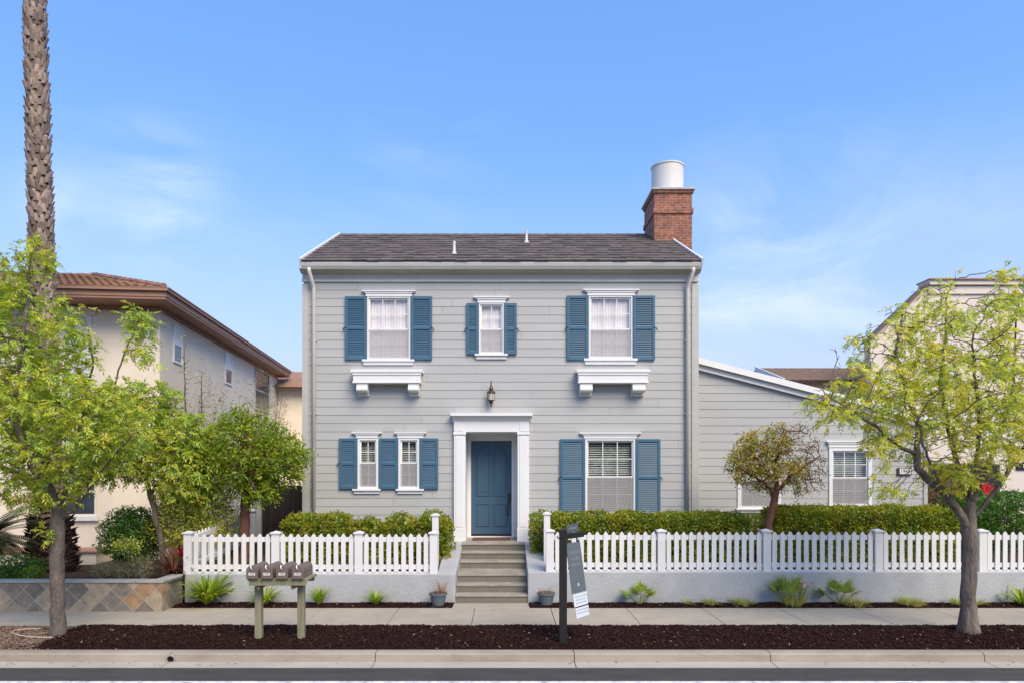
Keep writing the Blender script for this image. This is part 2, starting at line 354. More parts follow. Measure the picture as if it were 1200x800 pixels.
ORG = {}
def tag(o, label=None, cat=None, group=None, kind=None):
    if label: o['label'] = label
    if cat: o['category'] = cat
    if group: o['group'] = group
    if kind: o['kind'] = kind
    return o
def thing(name, loc, label, cat, group=None, rotz=0.0):
    o = bpy.data.objects.new(name, None); COL.objects.link(o); o.location = loc; o.rotation_euler = (0, 0, rotz)
    o.empty_display_size = 0.2
    ORG[o.name] = Vector(loc) if not rotz else Vector((0, 0, 0))
    return tag(o, label, cat, group)
def structure(name, mb, mat, **kw):
    o = mb.build(name, mat, **kw); o['kind'] = 'structure'; return o
def npmesh(name, verts, faces, mat, parent=None, origin=None, smooth=False):
    """fast mesh from numpy quads"""
    if parent is not None: origin = ORG.get(parent.name, Vector((0, 0, 0)))
    if origin is None: origin = Vector((0, 0, 0))
    v = (np.asarray(verts, dtype=np.float32) - np.array(origin, dtype=np.float32)); f = np.asarray(faces, dtype=np.int32)
    k = f.shape[1]
    me = bpy.data.meshes.new(name)
    me.vertices.add(len(v)); me.vertices.foreach_set('co', v.ravel())
    me.loops.add(f.size); me.loops.foreach_set('vertex_index', f.ravel())
    me.polygons.add(len(f)); me.polygons.foreach_set('loop_start', np.arange(0, f.size, k, dtype=np.int32))
    me.materials.append(M[mat] if isinstance(mat, str) else mat)
    me.update(calc_edges=True); me.validate()
    o = bpy.data.objects.new(name, me); COL.objects.link(o)
    if parent is not None: o.parent = parent
    else: o.location = origin
    ORG[o.name] = Vector(origin)
    return o

# ------------------------------------------------------------------ leaves
def unit(a): return a / np.maximum(np.linalg.norm(a, axis=1, keepdims=True), 1e-9)
def leaf_quads(c, d, L, W, up=None, fold=0.15):
    """one folded diamond per leaf: centres c, directions d"""
    n = len(c); d = unit(d)
    if up is None: up = rng.normal(size=(n, 3)) * 0.6 + np.array([0, -0.25, 0.8])
    s = unit(np.cross(d, up)); nn = unit(np.cross(s, d))
    L = np.broadcast_to(np.asarray(L, dtype=float).reshape(-1, 1), (n, 1)); W = np.broadcast_to(np.asarray(W, dtype=float).reshape(-1, 1), (n, 1))
    v = np.empty((n, 4, 3))
    v[:, 0] = c - d * L / 2
    v[:, 1] = c - d * L * 0.05 + s * W / 2 + nn * W * fold
    v[:, 2] = c + d * L / 2 - nn * L * 0.12
    v[:, 3] = c - d * L * 0.05 - s * W / 2 + nn * W * fold
    return v.reshape(-1, 3), np.arange(n * 4).reshape(-1, 4)

def spray(points, dirs, k, spread, L, W, droop=0.25):
    """k leaves round each point"""
    p = np.repeat(points, k, axis=0); dd = np.repeat(dirs, k, axis=0); n = len(p)
    off = rng.normal(size=(n, 3)) * spread
    c = p + off
    d = unit(off) * 0.8 + dd * 0.6 + rng.normal(size=(n, 3)) * 0.45; d[:, 2] -= droop
    return leaf_quads(c, d, L * rng.uniform(0.65, 1.25, n), W * rng.uniform(0.7, 1.2, n))

def compound(points, dirs, k, rach, nl, L, W, droop=0.32):
    """k pinnate leaves at each twig end: leaflets in pairs along a drooping stalk"""
    p = np.repeat(points, k, axis=0); dd = np.repeat(dirs, k, axis=0); n = len(p)
    d = unit(dd * 0.7 + rng.normal(size=(n, 3)) * 0.75 + np.array([0, 0, 0.15]))
    R_ = (rach * rng.uniform(0.65, 1.25, n))[:, None]
    start = p + rng.normal(size=(n, 3)) * 0.025 - dd * rng.uniform(0, .10, (n, 1))
    side = unit(np.cross(d, np.array([0, 0, 1.0]) + rng.normal(size=(n, 3)) * 0.35))
    cs, ds, us, Ls = [], [], [], []
    for j in range(nl):
        t = (0.22 + 0.78 * (j // 2 * 2 + 1) / nl); sg = 1 if j % 2 else -1
        if j == nl - 1: sg = 0; t = 1.0
        c = start + d * R_ * t - np.array([0, 0, 1.0]) * (droop * R_ * t * t)
        tang = unit(d - np.array([0, 0, 1.0]) * (2 * droop * t))
        ld = unit(tang * (0.75 if sg else 1) + side * sg * 0.85 + rng.normal(size=(n, 3)) * 0.18 - np.array([0, 0, 0.18]))
        l = L * rng.uniform(0.75, 1.2, n)
        cs.append(c + ld * (l * .5)[:, None]); ds.append(ld); Ls.append(l)
        us.append(np.cross(side, tang) + rng.normal(size=(n, 3)) * 0.35)
    c, dr, u, l = np.concatenate(cs), np.concatenate(ds), np.concatenate(us), np.concatenate(Ls)
    return leaf_quads(c, dr, l, W * rng.uniform(.8, 1.2, len(c)), up=u)

# ------------------------------------------------------------------ tree growth (space colonisation)
class Tree:
    def __init__(s, seed): s.rg = np.random.default_rng(seed); s.n = []; s.par = []
    def limb(s, pts, step=0.14):
        pts = [np.array(p, float) for p in pts]
        if not s.n:
            s.n.append(pts[0]); s.par.append(-1); cur = 0
        else:
            A = np.array(s.n); cur = int(np.argmin(((A - pts[0]) ** 2).sum(1)))
        # smooth the polyline a little
        P = [s.n[cur]] + pts[1:]
        for a, b in zip(P[:-1], P[1:]):
            k = max(1, int(np.linalg.norm(b - a) / step))
            for i in range(1, k + 1):
                q = a + (b - a) * i / k + s.rg.normal(size=3) * 0.008
                s.n.append(q); s.par.append(cur); cur = len(s.n) - 1
    def grow(s, blobs, step=0.11, kill=0.17, infl=1.1, iters=60, up=0.12, minz=-9, dens=1.0):
        att = []
        for (c, r, k) in blobs:
            k = int(k * dens)
            u = unit(s.rg.normal(size=(k, 3))) * (s.rg.uniform(0.0, 1, (k, 1)) ** 0.42)
            att.append(np.array(c) + u * np.array(r))
        att = np.concatenate(att); att = att[att[:, 2] > minz]
        N = np.array(s.n)
        d2 = ((att[:, None, :] - N[None]) ** 2).sum(2); near = d2.argmin(1); dist = np.sqrt(d2.min(1))
        for it in range(iters):
            if len(att) == 0: break
            ok = dist < infl
            if not ok.any():
                infl *= 1.4; continue
            idx = near[ok]; v = unit(att[ok] - np.array(s.n)[idx])
            acc = {}
            for i, w in zip(idx, v):
                acc.setdefault(int(i), []).append(w)
            new = []
            base = len(s.n)
            for i, ws in acc.items():
                w = np.mean(ws, axis=0) + np.array([0, 0, up]) + s.rg.normal(size=3) * 0.16
                w /= max(1e-6, np.linalg.norm(w))
                s.n.append(s.n[i] + w * step); s.par.append(i); new.append(s.n[-1])
            new = np.array(new)
            d2 = ((att[:, None, :] - new[None]) ** 2).sum(2); nn = d2.argmin(1); nd = np.sqrt(d2.min(1))
            upd = nd < dist; near = np.where(upd, nn + base, near); dist = np.where(upd, nd, dist)
            keep = dist > kill
            att = att[keep]; near = near[keep]; dist = dist[keep]
        return s
    def finish(s, R0, rtip=0.004, power=0.55):
        n = len(s.n); s.N = np.array(s.n); s.P = np.array(s.par)
        kids = [[] for _ in range(n)]
        for i, p in enumerate(s.par):
            if p >= 0: kids[p].append(i)
        cnt = np.zeros(n)
        for i in range(n - 1, -1, -1):
            if not kids[i]: cnt[i] += 1
            if s.par[i] >= 0: cnt[s.par[i]] += cnt[i]
        s.cnt = cnt; s.kids = kids
        s.rad = rtip + (R0 - rtip) * (cnt / cnt.max()) ** power
        return s
    def trunk_mesh(s, mb, base_flare=None, minr=0.0):
        starts = [(0, None)]
        while starts:
            i, pr = starts.pop()
            pts, rr = [], []
            if pr is not None:
                pts.append(s.N[pr]); rr.append(min(s.rad[pr], s.rad[i] * 1.25))
            while True:
                pts.append(s.N[i]); rr.append(s.rad[i])
                ks = sorted(s.kids[i], key=lambda k: -s.cnt[k])
                if not ks: break
                for k in ks[1:]:
                    if s.rad[k] >= minr: starts.append((k, i))
                i = ks[0]
                if s.rad[i] < minr: break
            if len(pts) < 2: continue
            if pr is None and base_flare:
                z0 = pts[0][2]
                rr = [r * (1 + (base_flare - 1) * max(0, 1 - (p[2] - z0) / 0.6) ** 2) for p, r in zip(pts, rr)]
            rr[-1] *= 0.6
            mx = max(rr)
            mb.tube(pts, rr, 12 if mx > 0.06 else (6 if mx > 0.015 else 4))
        return mb
    def tips(s, maxcnt=3):
        i = np.where((s.cnt <= maxcnt) & (s.P >= 0))[0]
        d = unit(s.N[i] - s.N[s.P[i]])
        return s.N[i], d

def clumpy(sc, thr, seed, gap=None):
    """foliage comes in clumps: twigs in the gaps between them stay bare"""
    def f(p):
        g = np.ones(len(p), bool)
        if gap: g = ~((p[:, 0] > gap[0][0]) & (p[:, 0] < gap[0][1]) & (p[:, 2] > gap[1][0]) & (p[:, 2] < gap[1][1]))
        return g & (np.array([mnoise.noise(Vector((q[0] * sc + seed, q[1] * sc, q[2] * sc))) for q in p]) + rng.normal(0, .08, len(p)) > thr)
    return f

def make_tree(name, base, label, cat, T, R0, bark, leaf, k, spread, L, W, maxcnt=3, flare=1.35, rtip=0.004, group=None, droop=0.25, keep=None, power=0.55, pinnate=None):
    root = thing(name, base, label, cat, group)
    print(name, len(T.n))
    T.finish(R0, rtip, power)
    T.trunk_mesh(mb := MB(), flare).build('trunk', bark, root, smooth=True)
    p, d = T.tips(maxcnt)
    if keep is not None:
        kp = keep(p); p, d = p[kp], d[kp]
    v, f = spray(p, d, k, spread, L, W, droop) if pinnate is None else compound(p, d, pinnate[0], pinnate[1], pinnate[2], L, W)
    npmesh('crown', v, f, leaf, root)
    return root, T

# ------------------------------------------------------------------ shrubs, hedges, strap plants
def shell_points(n, sampler): return sampler(n)
def hedge(name, x0, x1, y0, y1, z0, z1, label, n, leaf='leaf_hedge', L=0.045, W=0.026, cat='hedge', group=None, wob=0.05, rounded=0.10):
    root = thing(name, ((x0 + x1) / 2, (y0 + y1) / 2, z0), label, cat, group)
    ph = rng.uniform(0, 50)
    def lump(p):
        return np.array([mnoise.noise(Vector((q[0] * 2.6 + ph, q[1] * 2.6, q[2] * 2.6))) + 0.6 * mnoise.noise(Vector((q[0] * 7 + ph, q[1] * 7, q[2] * 7))) for q in p])
    # surface of the box: front, top, ends, some back; biased by area
    lx, ly, lz = x1 - x0, y1 - y0, z1 - z0
    areas = np.array([lx * lz, lx * ly, ly * lz, ly * lz, lx * lz * 0.4]); areas = areas / areas.sum()
    side = rng.choice(5, n, p=areas)
    u, w = rng.uniform(0, 1, n), rng.uniform(0, 1, n)
    P = np.empty((n, 3)); Nn = np.zeros((n, 3))
    for sidx, fn in enumerate([lambda u, w: (u, 0 * u, w), lambda u, w: (u, w, 0 * u + 1), lambda u, w: (0 * u, u, w), lambda u, w: (0 * u + 1, u, w), lambda u, w: (u, 0 * u + 1, w)]):
        m = side == sidx
        a = np.stack(fn(u[m], w[m]), 1); P[m] = a
        Nn[m] = [(0, -1, 0), (0, 0, 1), (-1, 0, 0), (1, 0, 0), (0, 1, 0)][sidx]
    P = np.array([x0, y0, z0]) + P * np.array([lx, ly, lz])
    # round the upper edges
    cx = np.array([(x0 + x1) / 2, (y0 + y1) / 2, z0]); hx = np.array([lx / 2, ly / 2, lz])
    q = np.abs(P - cx) / hx
    e = np.clip(q[:, 2] - 0.75, 0, 1) * 4; r = np.clip(np.maximum((q[:, 0] * lx / 2 - lx / 2 + 0.2) / 0.2, (q[:, 1] * ly / 2 - ly / 2 + 0.2) / 0.2), 0, 1)
    P[:, 2] -= rounded * e * r * 0.8
    P -= Nn * (rng.exponential(0.03, n)[:, None] - 0.01)
    P += Nn * (lump(P) * wob)[:, None]
    # a few shoots stick out of the top
    sh = (side == 1) & (rng.uniform(0, 1, n) < 0.10); P[sh, 2] += rng.uniform(0.0, 0.07, sh.sum())
    d = Nn * 0.7 + rng.normal(size=(n, 3)) * 0.6; d[:, 2] += 0.35
    v, f = leaf_quads(P, d, L * rng.uniform(0.7, 1.3, n), W * rng.uniform(0.7, 1.2, n), up=Nn + rng.normal(size=(n, 3)) * 0.6 + np.array([0, 0, 0.3]))
    npmesh('foliage', v, f, leaf, root)
    # leafy twig mass inside
    n2 = int(n * 0.35)
    P2 = np.array([x0 + 0.05, y0 + 0.05, z0]) + rng.uniform(0, 1, (n2, 3)) * np.array([lx - 0.1, ly - 0.1, lz - 0.06])
    v2, f2 = leaf_quads(P2, rng.normal(size=(n2, 3)), L * 1.9, W * 2.4)
    npmesh('inner_foliage', v2, f2, leaf, root)
    for i in range(max(3, int(lx / 0.45))):
        mb = MB(); x = random.uniform(x0 + .1, x1 - .1); y = random.uniform(y0 + .15, y1 - .15)
        for j in range(3):
            mb.tube([(x, y, z0 - .02), (x + random.uniform(-.12, .12), y + random.uniform(-.12, .12), z0 + lz * .5), (x + random.uniform(-.2, .2), y + random.uniform(-.18, .18), z0 + lz * .92)], [.012, .008, .004], 5)
        mb.build('stem', 'bark', root)
    return root

def bush(name, c, r, label, n, leaf, L=0.06, W=0.03, cat='shrub', group=None, z0=0.5, lump=0.3, extra=None):
    """a rounded shrub: leaves through an uneven shell"""
    root = thing(name, (c[0], c[1], z0), label, cat, group)
    ph = rng.uniform(0, 60)
    u = unit(rng.normal(size=(n, 3)))
    m = np.array([1 + lump * (mnoise.noise(Vector((q[0] * 2.2 + ph, q[1] * 2.2, q[2] * 2.2))) + 0.5 * mnoise.noise(Vector((q[0] * 5 + ph, q[1] * 5, q[2] * 5)))) for q in u])
    rad = rng.uniform(0, 1, n) ** 0.33 * m
    P = np.array(c) + u * np.array(r) * rad[:, None]
    P[:, 2] = np.maximum(P[:, 2], z0 + 0.02)
    d = u * 0.7 + rng.normal(size=(n, 3)) * 0.6
    v, f = leaf_quads(P, d, L * rng.uniform(0.7, 1.3, n), W * rng.uniform(0.7, 1.2, n), up=u + rng.normal(size=(n, 3)) * 0.5 + np.array([0, 0, 0.4]))
    npmesh('foliage', v, f, leaf, root)
    mb = MB()
    for i in range(9):
        q = unit(rng.normal(size=(1, 3)))[0]; q[2] = abs(q[2])
        e = Vector(c) + Vector((q[0] * r[0], q[1] * r[1], q[2] * r[2])) * 0.85
        b = Vector((c[0] + random.uniform(-.05, .05), c[1] + random.uniform(-.05, .05), z0 - .02))
        mb.tube([b, (b + e) / 2 + Vector((0, 0, .06)), e], [.016, .010, .004], 5)
    mb.build('stem', 'bark', root)
    return root

def blades(mb, c, n, length, width, spread=1.0, droop=0.6, lean=(0, 0), stiff=4, r0=0.03):
    for i in range(n):
        a = random.uniform(0, 2 * math.pi); e = random.uniform(0.08, 1.0) ** 0.7 * spread
        dx, dy = math.cos(a), math.sin(a); L = length * random.uniform(0.6, 1.1)
        p = Vector((c[0] + dx * r0 * random.random(), c[1] + dy * r0 * random.random(), c[2] - 0.01))
        v = Vector((dx * math.sin(e) + lean[0], dy * math.sin(e) + lean[1], math.cos(e))).normalized()
        pts = [p.copy()]
        for k in range(stiff):
            p = p + v * (L / stiff); pts.append(p.copy())
            v = (v + Vector((dx * 0.15, dy * 0.15, -droop * (0.25 + 0.25 * k) * (0.5 + e)))).normalized()
            if p.z < c[2] + 0.015: p.z = c[2] + 0.015
        side = Vector((-dy, dx, random.uniform(-.4, .4)))
        w = width * random.uniform(0.7, 1.1)
        mb.strip(pts, [w * 0.7] + [w] * (stiff - 2) + [w * .7, w * .06], side)
    return mb

def strap_plant(name, c, n, length, width, label, mat, cat='plant', group=None, spread=1.0, droop=0.6, extra=None):
    mb = blades(MB(), c, n, length, width, spread, droop)
    if extra is None:
        o = mb.build(name, mat, origin=c); tag(o, label, cat, group); return o
    root = thing(name, c, label, cat, group)
    mb.build('leaf_tuft', mat, root)
    extra(root); return root

def fan(mb, hub, axis, n, L, w, span=2.4, droop=0.25):
    """palmate fan of segments round axis"""
    ax = Vector(axis).normalized(); s = ax.cross(Vector((0, 0, 1))); s = s.normalized() if s.length > .1 else Vector((1, 0, 0))
    nrm = s.cross(ax)
    for i in range(n):
        t = (i / (n - 1) - 0.5) * span
        d = (ax * math.cos(t) + s * math.sin(t)).normalized()
        l = L * (1 - 0.35 * abs(t) / (span / 2)) * random.uniform(.9, 1.08)
        p1 = Vector(hub) + d * l * .5 + nrm * .02; p2 = Vector(hub) + d * l - Vector((0, 0, droop * l * random.uniform(.5, 1.2)))
        side = d.cross(nrm)
        mb.strip([hub, p1, p2], [w * .3, w, w * .1], side)

# ================================================================== SETTING
def nz(x, y, s=1.0, o=0.0): return mnoise.noise(Vector((x * s + o, y * s - o, o * 0.37)))

mb = MB(); mb.add([(-400, -300, -0.17), (400, -300, -0.17), (400, 500, -0.17), (-400, 500, -0.17)], [(0, 1, 2, 3)])
structure('ground', mb, 'soil')
mb = MB(); mb.add([(-120, -4, -0.13), (120, -4, -0.13), (120, 9.41, -0.13), (-120, 9.41, -0.13)], [(0, 1, 2, 3)])
structure('road', mb, 'asphalt')
mb = MB(); mb.add([(-120, 8.52, -0.126), (120, 8.52, -0.126), (120, 8.815, -0.126), (-120, 8.815, -0.126)], [(0, 1, 2, 3)])
structure('road_marking', mb, 'roadpaint')
# kerb and gutter pan, cast in lengths with an open joint between them
KJ = [-120, -60, -30, -16.1, -13.25, -10.4, -7.6, -4.75, -1.84, 0.98, 3.76, 6.79, 9.7, 12.6, 15.5, 30, 60, 120]
mb = MB(); mg = MB()
for a, b in zip(KJ[:-1], KJ[1:]):
    a2, b2 = a + 0.006, b - 0.006
    prof = [(9.66, -0.16), (9.675, -0.02), (9.69, -0.005), (9.715, 0.004), (9.86, 0.004), (9.86, -0.16)]
    mb.prism(prof, 'x', a2, b2)
    mg.prism([(9.41, -0.16), (9.41, -0.122), (9.659, -0.112), (9.659, -0.16)], 'x', a2, b2)
structure('kerb', mb, 'kerb'); structure('gutter_pan', mg, 'gutterpan')
# pavement slabs
mb = MB(); xs = [-0.57 + k * 1.425 for k in range(-22, 24)]
xs = [-120] + xs + [120]
for a, b in zip(xs[:-1], xs[1:]):
    mb.box(a + 0.005, b - 0.005, 11.40, 12.86, -0.1, 0.0)
mb.box(-1.0, 0.46, 12.868, 13.34, -0.1, 0.002)      # walk up to the steps
structure('pavement', mb, 'concrete', bevel=0.006)

# mulch beds (bumpy sheet + bark chips in one object each)
def chips(n, sampler, L, W, T, seed):
    rg = np.random.default_rng(seed)
    c = sampler(n, rg)
    yaw = rg.uniform(0, 2 * math.pi, n); pit = rg.normal(0, 0.35, n)
    d = np.stack([np.cos(yaw) * np.cos(pit), np.sin(yaw) * np.cos(pit), np.sin(pit)], 1)
    s = unit(np.cross(d, np.array([0, 0, 1.0]) + rg.normal(size=(n, 3)) * 0.3)); u = np.cross(s, d)
    l = (L * rg.uniform(0.4, 1.4, n))[:, None] / 2; w = (W * rg.uniform(0.5, 1.4, n))[:, None] / 2; t = (T * rg.uniform(0.6, 1.4, n))[:, None] / 2
    v = np.empty((n, 8, 3)); k = 0
    for sz in (-1, 1):
        for a, b in ((-1, -1), (1, -1), (1, 1), (-1, 1)):
            v[:, k] = c + d * l * a * (1 if b > 0 else 0.8) + s * w * b + u * t * sz; k += 1
    f0 = np.array([(0, 3, 2, 1), (4, 5, 6, 7), (0, 1, 5, 4), (1, 2, 6, 5), (2, 3, 7, 6), (3, 0, 4, 7)])
    f = (np.arange(n)[:, None, None] * 8 + f0[None]).reshape(-1, 4)
    return v.reshape(-1, 3), f

def edge_x(y):            # where the gravel ends and the mulch begins, beside the kerbside tree
    return -6.85 - (y - 9.86) * 0.12 + 0.15 * nz(y, 3, 2.0)
def strip_h(x, y, y0, y1, h):
    t = min(1, (y - y0) / 0.16, (y1 - y) / 0.16); t = max(0, t)
    return -0.01 + (h + 0.022 * nz(x, y, 2.3) + 0.014 * nz(x, y, 7)) * t ** 0.7
def sheet(name, x0, x1, y0, y1, dx, dy, h, mat, cond=None):
    nx, ny = int((x1 - x0) / dx) + 1, int((y1 - y0) / dy) + 1
    X = np.linspace(x0, x1, nx); Y = np.linspace(y0, y1, ny)
    v = [(x, y, strip_h(x, y, y0, y1, h)) for y in Y for x in X]
    f = [(j * nx + i, j * nx + i + 1, (j + 1) * nx + i + 1, (j + 1) * nx + i) for j in range(ny - 1) for i in range(nx - 1) if cond is None or cond(X[i], Y[j])]
    return np.array(v), np.array(f)
def stuff_sheet(name, x0, x1, y0, y1, h, basemat, chipmat, n, L, W, T, cond, seed, pale=0):
    v, f = sheet(name, x0, x1, y0, y1, 0.06, 0.05, h, basemat, cond)
    def samp(n, rg):
        x = rg.uniform(x0, x1, n * 2); y = rg.uniform(y0 + 0.02, y1 - 0.02, n * 2)
        k = np.array([cond is None or cond(a, b) for a, b in zip(x, y)])
        x, y = x[k][:n], y[k][:n]
        return np.stack([x, y, [strip_h(a, b, y0, y1, h) + 0.004 + abs(rg.normal(0, 0.004)) for a, b in zip(x, y)]], 1)
    class S: pass
    pts = samp(n, np.random.default_rng(seed)); m = len(pts)
    v2, f2 = chips(m, lambda k, rg: pts, L, W, T, seed)
    allv = np.concatenate([v, v2]); allf = np.concatenate([f, f2 + len(v)])
    o = npmesh(name, allv, allf, basemat)
    o.data.materials.append(M[chipmat]); mi = np.zeros(len(allf), dtype=np.int32); mi[len(f):] = 1
    if pale:
        o.data.materials.append(M['straw'])
        rg = np.random.default_rng(seed + 1); pk = rg.choice(m, pale, replace=False)
        for p in pk: mi[len(f) + p * 6: len(f) + p * 6 + 6] = 2
    o.data.polygons.foreach_set('material_index', mi)
    o['kind'] = 'stuff'; return o
stuff_sheet('mulch', -9, 10.5, 9.865, 11.395, 0.045, 'mulch', 'chip', 26000, 0.038, 0.014, 0.007, lambda x, y: x > edge_x(y), 11, 240)
stuff_sheet('gravel', -11.5, -6.2, 9.865, 11.395, 0.012, 'soil', 'gravel', 9000, 0.026, 0.02, 0.012, lambda x, y: x < edge_x(y) + 0.12, 12)
stuff_sheet('mulch', -6.3, -1.0, 12.865, 13.345, 0.035, 'mulch', 'chip', 3600, 0.036, 0.014, 0.007, None, 13, 30)
stuff_sheet('mulch', 0.46, 10.5, 12.865, 13.345, 0.035, 'mulch', 'chip', 6600, 0.036, 0.014, 0.007, None, 14, 60)

rg_ = np.random.default_rng(21); nl_ = 150
lx_ = np.where(rg_.uniform(0, 1, nl_) < .6, np.where(rg_.uniform(0, 1, nl_) < .5, rg_.normal(-6.5, 1.6, nl_), rg_.normal(7, 1.8, nl_)), rg_.uniform(-8.5, 9.5, nl_))
ly_ = np.where(rg_.uniform(0, 1, nl_) < .5, rg_.uniform(9.45, 9.64, nl_), np.where(rg_.uniform(0, 1, nl_) < .6, 11.43 + rg_.exponential(.14, nl_), 12.84 - rg_.exponential(.12, nl_)))
lc_ = np.stack([lx_, ly_, np.where(ly_ < 9.7, -.108, .008)], 1)
v_, f_ = leaf_quads(lc_, np.stack([rg_.normal(size=nl_), rg_.normal(size=nl_), rg_.normal(size=nl_) * .1], 1), rg_.uniform(.025, .06, nl_), rg_.uniform(.012, .024, nl_), up=np.array([[0, 0, 1.0]]).repeat(nl_, 0))
npmesh('fallen_leaves', v_, f_, 'leaf_fallen')['kind'] = 'stuff'
def yard_z(x, y):
    if x < -6.25: return 0.47 - 0.28 * min(1, max(0, (y - 13.6) / 3.0)) + 0.012 * nz(x, y, 1.5)
    return 0.50 + 0.30 * min(1, max(0, (y - 13.5) / 2.4)) + 0.012 * nz(x, y, 1.5)
mb = MB()
for (x0, x1, y0, y1, nx, ny) in ((-45, -6.25, 12.72, 60, 60, 60), (-6.25, -1.34, 13.5, 60, 26, 70), (-1.34, 0.82, 15.98, 60, 8, 50), (0.82, 50, 13.5, 60, 70, 70)):
    X = np.linspace(x0, x1, nx); Y = y0 + (y1 - y0) * np.linspace(0, 1, ny) ** 2
    mb.add([(x, y, yard_z(x, y)) for y in Y for x in X], [(j * nx + i, j * nx + i + 1, (j + 1) * nx + i + 1, (j + 1) * nx + i) for j in range(ny - 1) for i in range(nx - 1)])
structure('terrain', mb, 'soil', smooth=True)

# ================================================================== THE HOUSE
YF, YW = 16.0, 16.6
XL, XR = -4.72, 4.50
WR = 10.23
house = thing('house', (0, 16.0, 0.8), 'two storey grey clapboard house with blue shutters, blue front door and a red brick chimney', 'house')

def lap(mb, z0, z1, pitch, phase, holes, umin, umax, mp, proud=0.009, joints=False):
    """lapped boards in the (u, z) plane; mp(u, off, z) -> world; holes = (u0, u1, z0, z1)"""
    k = math.floor((z0 - phase) / pitch)
    zs = phase + k * pitch
    while zs < z1:
        b0, b1 = max(zs, z0), min(zs + pitch, z1)
        cuts = sorted({b0, b1} | {h for o in holes for h in (o[2], o[3]) if b0 < h < b1})
        for a, b in zip(cuts[:-1], cuts[1:]):
            if b - a < 1e-4: continue
            mid = (a + b) / 2
            hs = sorted((o[0], o[1]) for o in holes if o[2] < mid < o[3])
            ivs = []; cur = None
            for h0, h1 in hs:
                ivs.append((cur, h0)); cur = h1
            ivs.append((cur, None))
            if joints and umax(mid) - umin(mid) > 3:
                jr = random.Random(int(zs * 1000)); u_ = umin(mid) + jr.uniform(1.0, 4.5); new_ = []
                cut_ = [u_] + ([u_ + jr.uniform(2.5, 4.5)] if jr.random() < .6 else [])
                for s0, e0 in ivs:
                    a0 = umin(mid) if s0 is None else s0; b0_ = umax(mid) if e0 is None else e0; last = s0
                    for c0 in cut_:
                        if a0 + .3 < c0 < b0_ - .3: new_.append((last, c0)); last = c0 + .004
                    new_.append((last, e0))
                ivs = new_
            for s, e in ivs:
                sa, sb = (s, s) if s is not None else (umin(a), umin(b))
                ea, eb = (e, e) if e is not None else (umax(a), umax(b))
                if ea - sa < 0.004 and eb - sb < 0.004: continue
                eb = max(eb, sb); ea = max(ea, sa)
                oa = proud * (1 - (a - zs) / pitch); ob = proud * (1 - (b - zs) / pitch)
                mb.add([mp(sa, oa, a), mp(ea, oa, a), mp(eb, ob, b), mp(sb, ob, b)], [(0, 1, 2, 3)])
                if abs(a - zs) < 1e-5:
                    mb.add([mp(sa, 0, a), mp(ea, 0, a), mp(ea, oa, a), mp(sa, oa, a)], [(0, 1, 2, 3)])
        zs += pitch
front = lambda Y: (lambda u, o, z: (u, Y - o, z))
holes_main, holes_wing = [], []

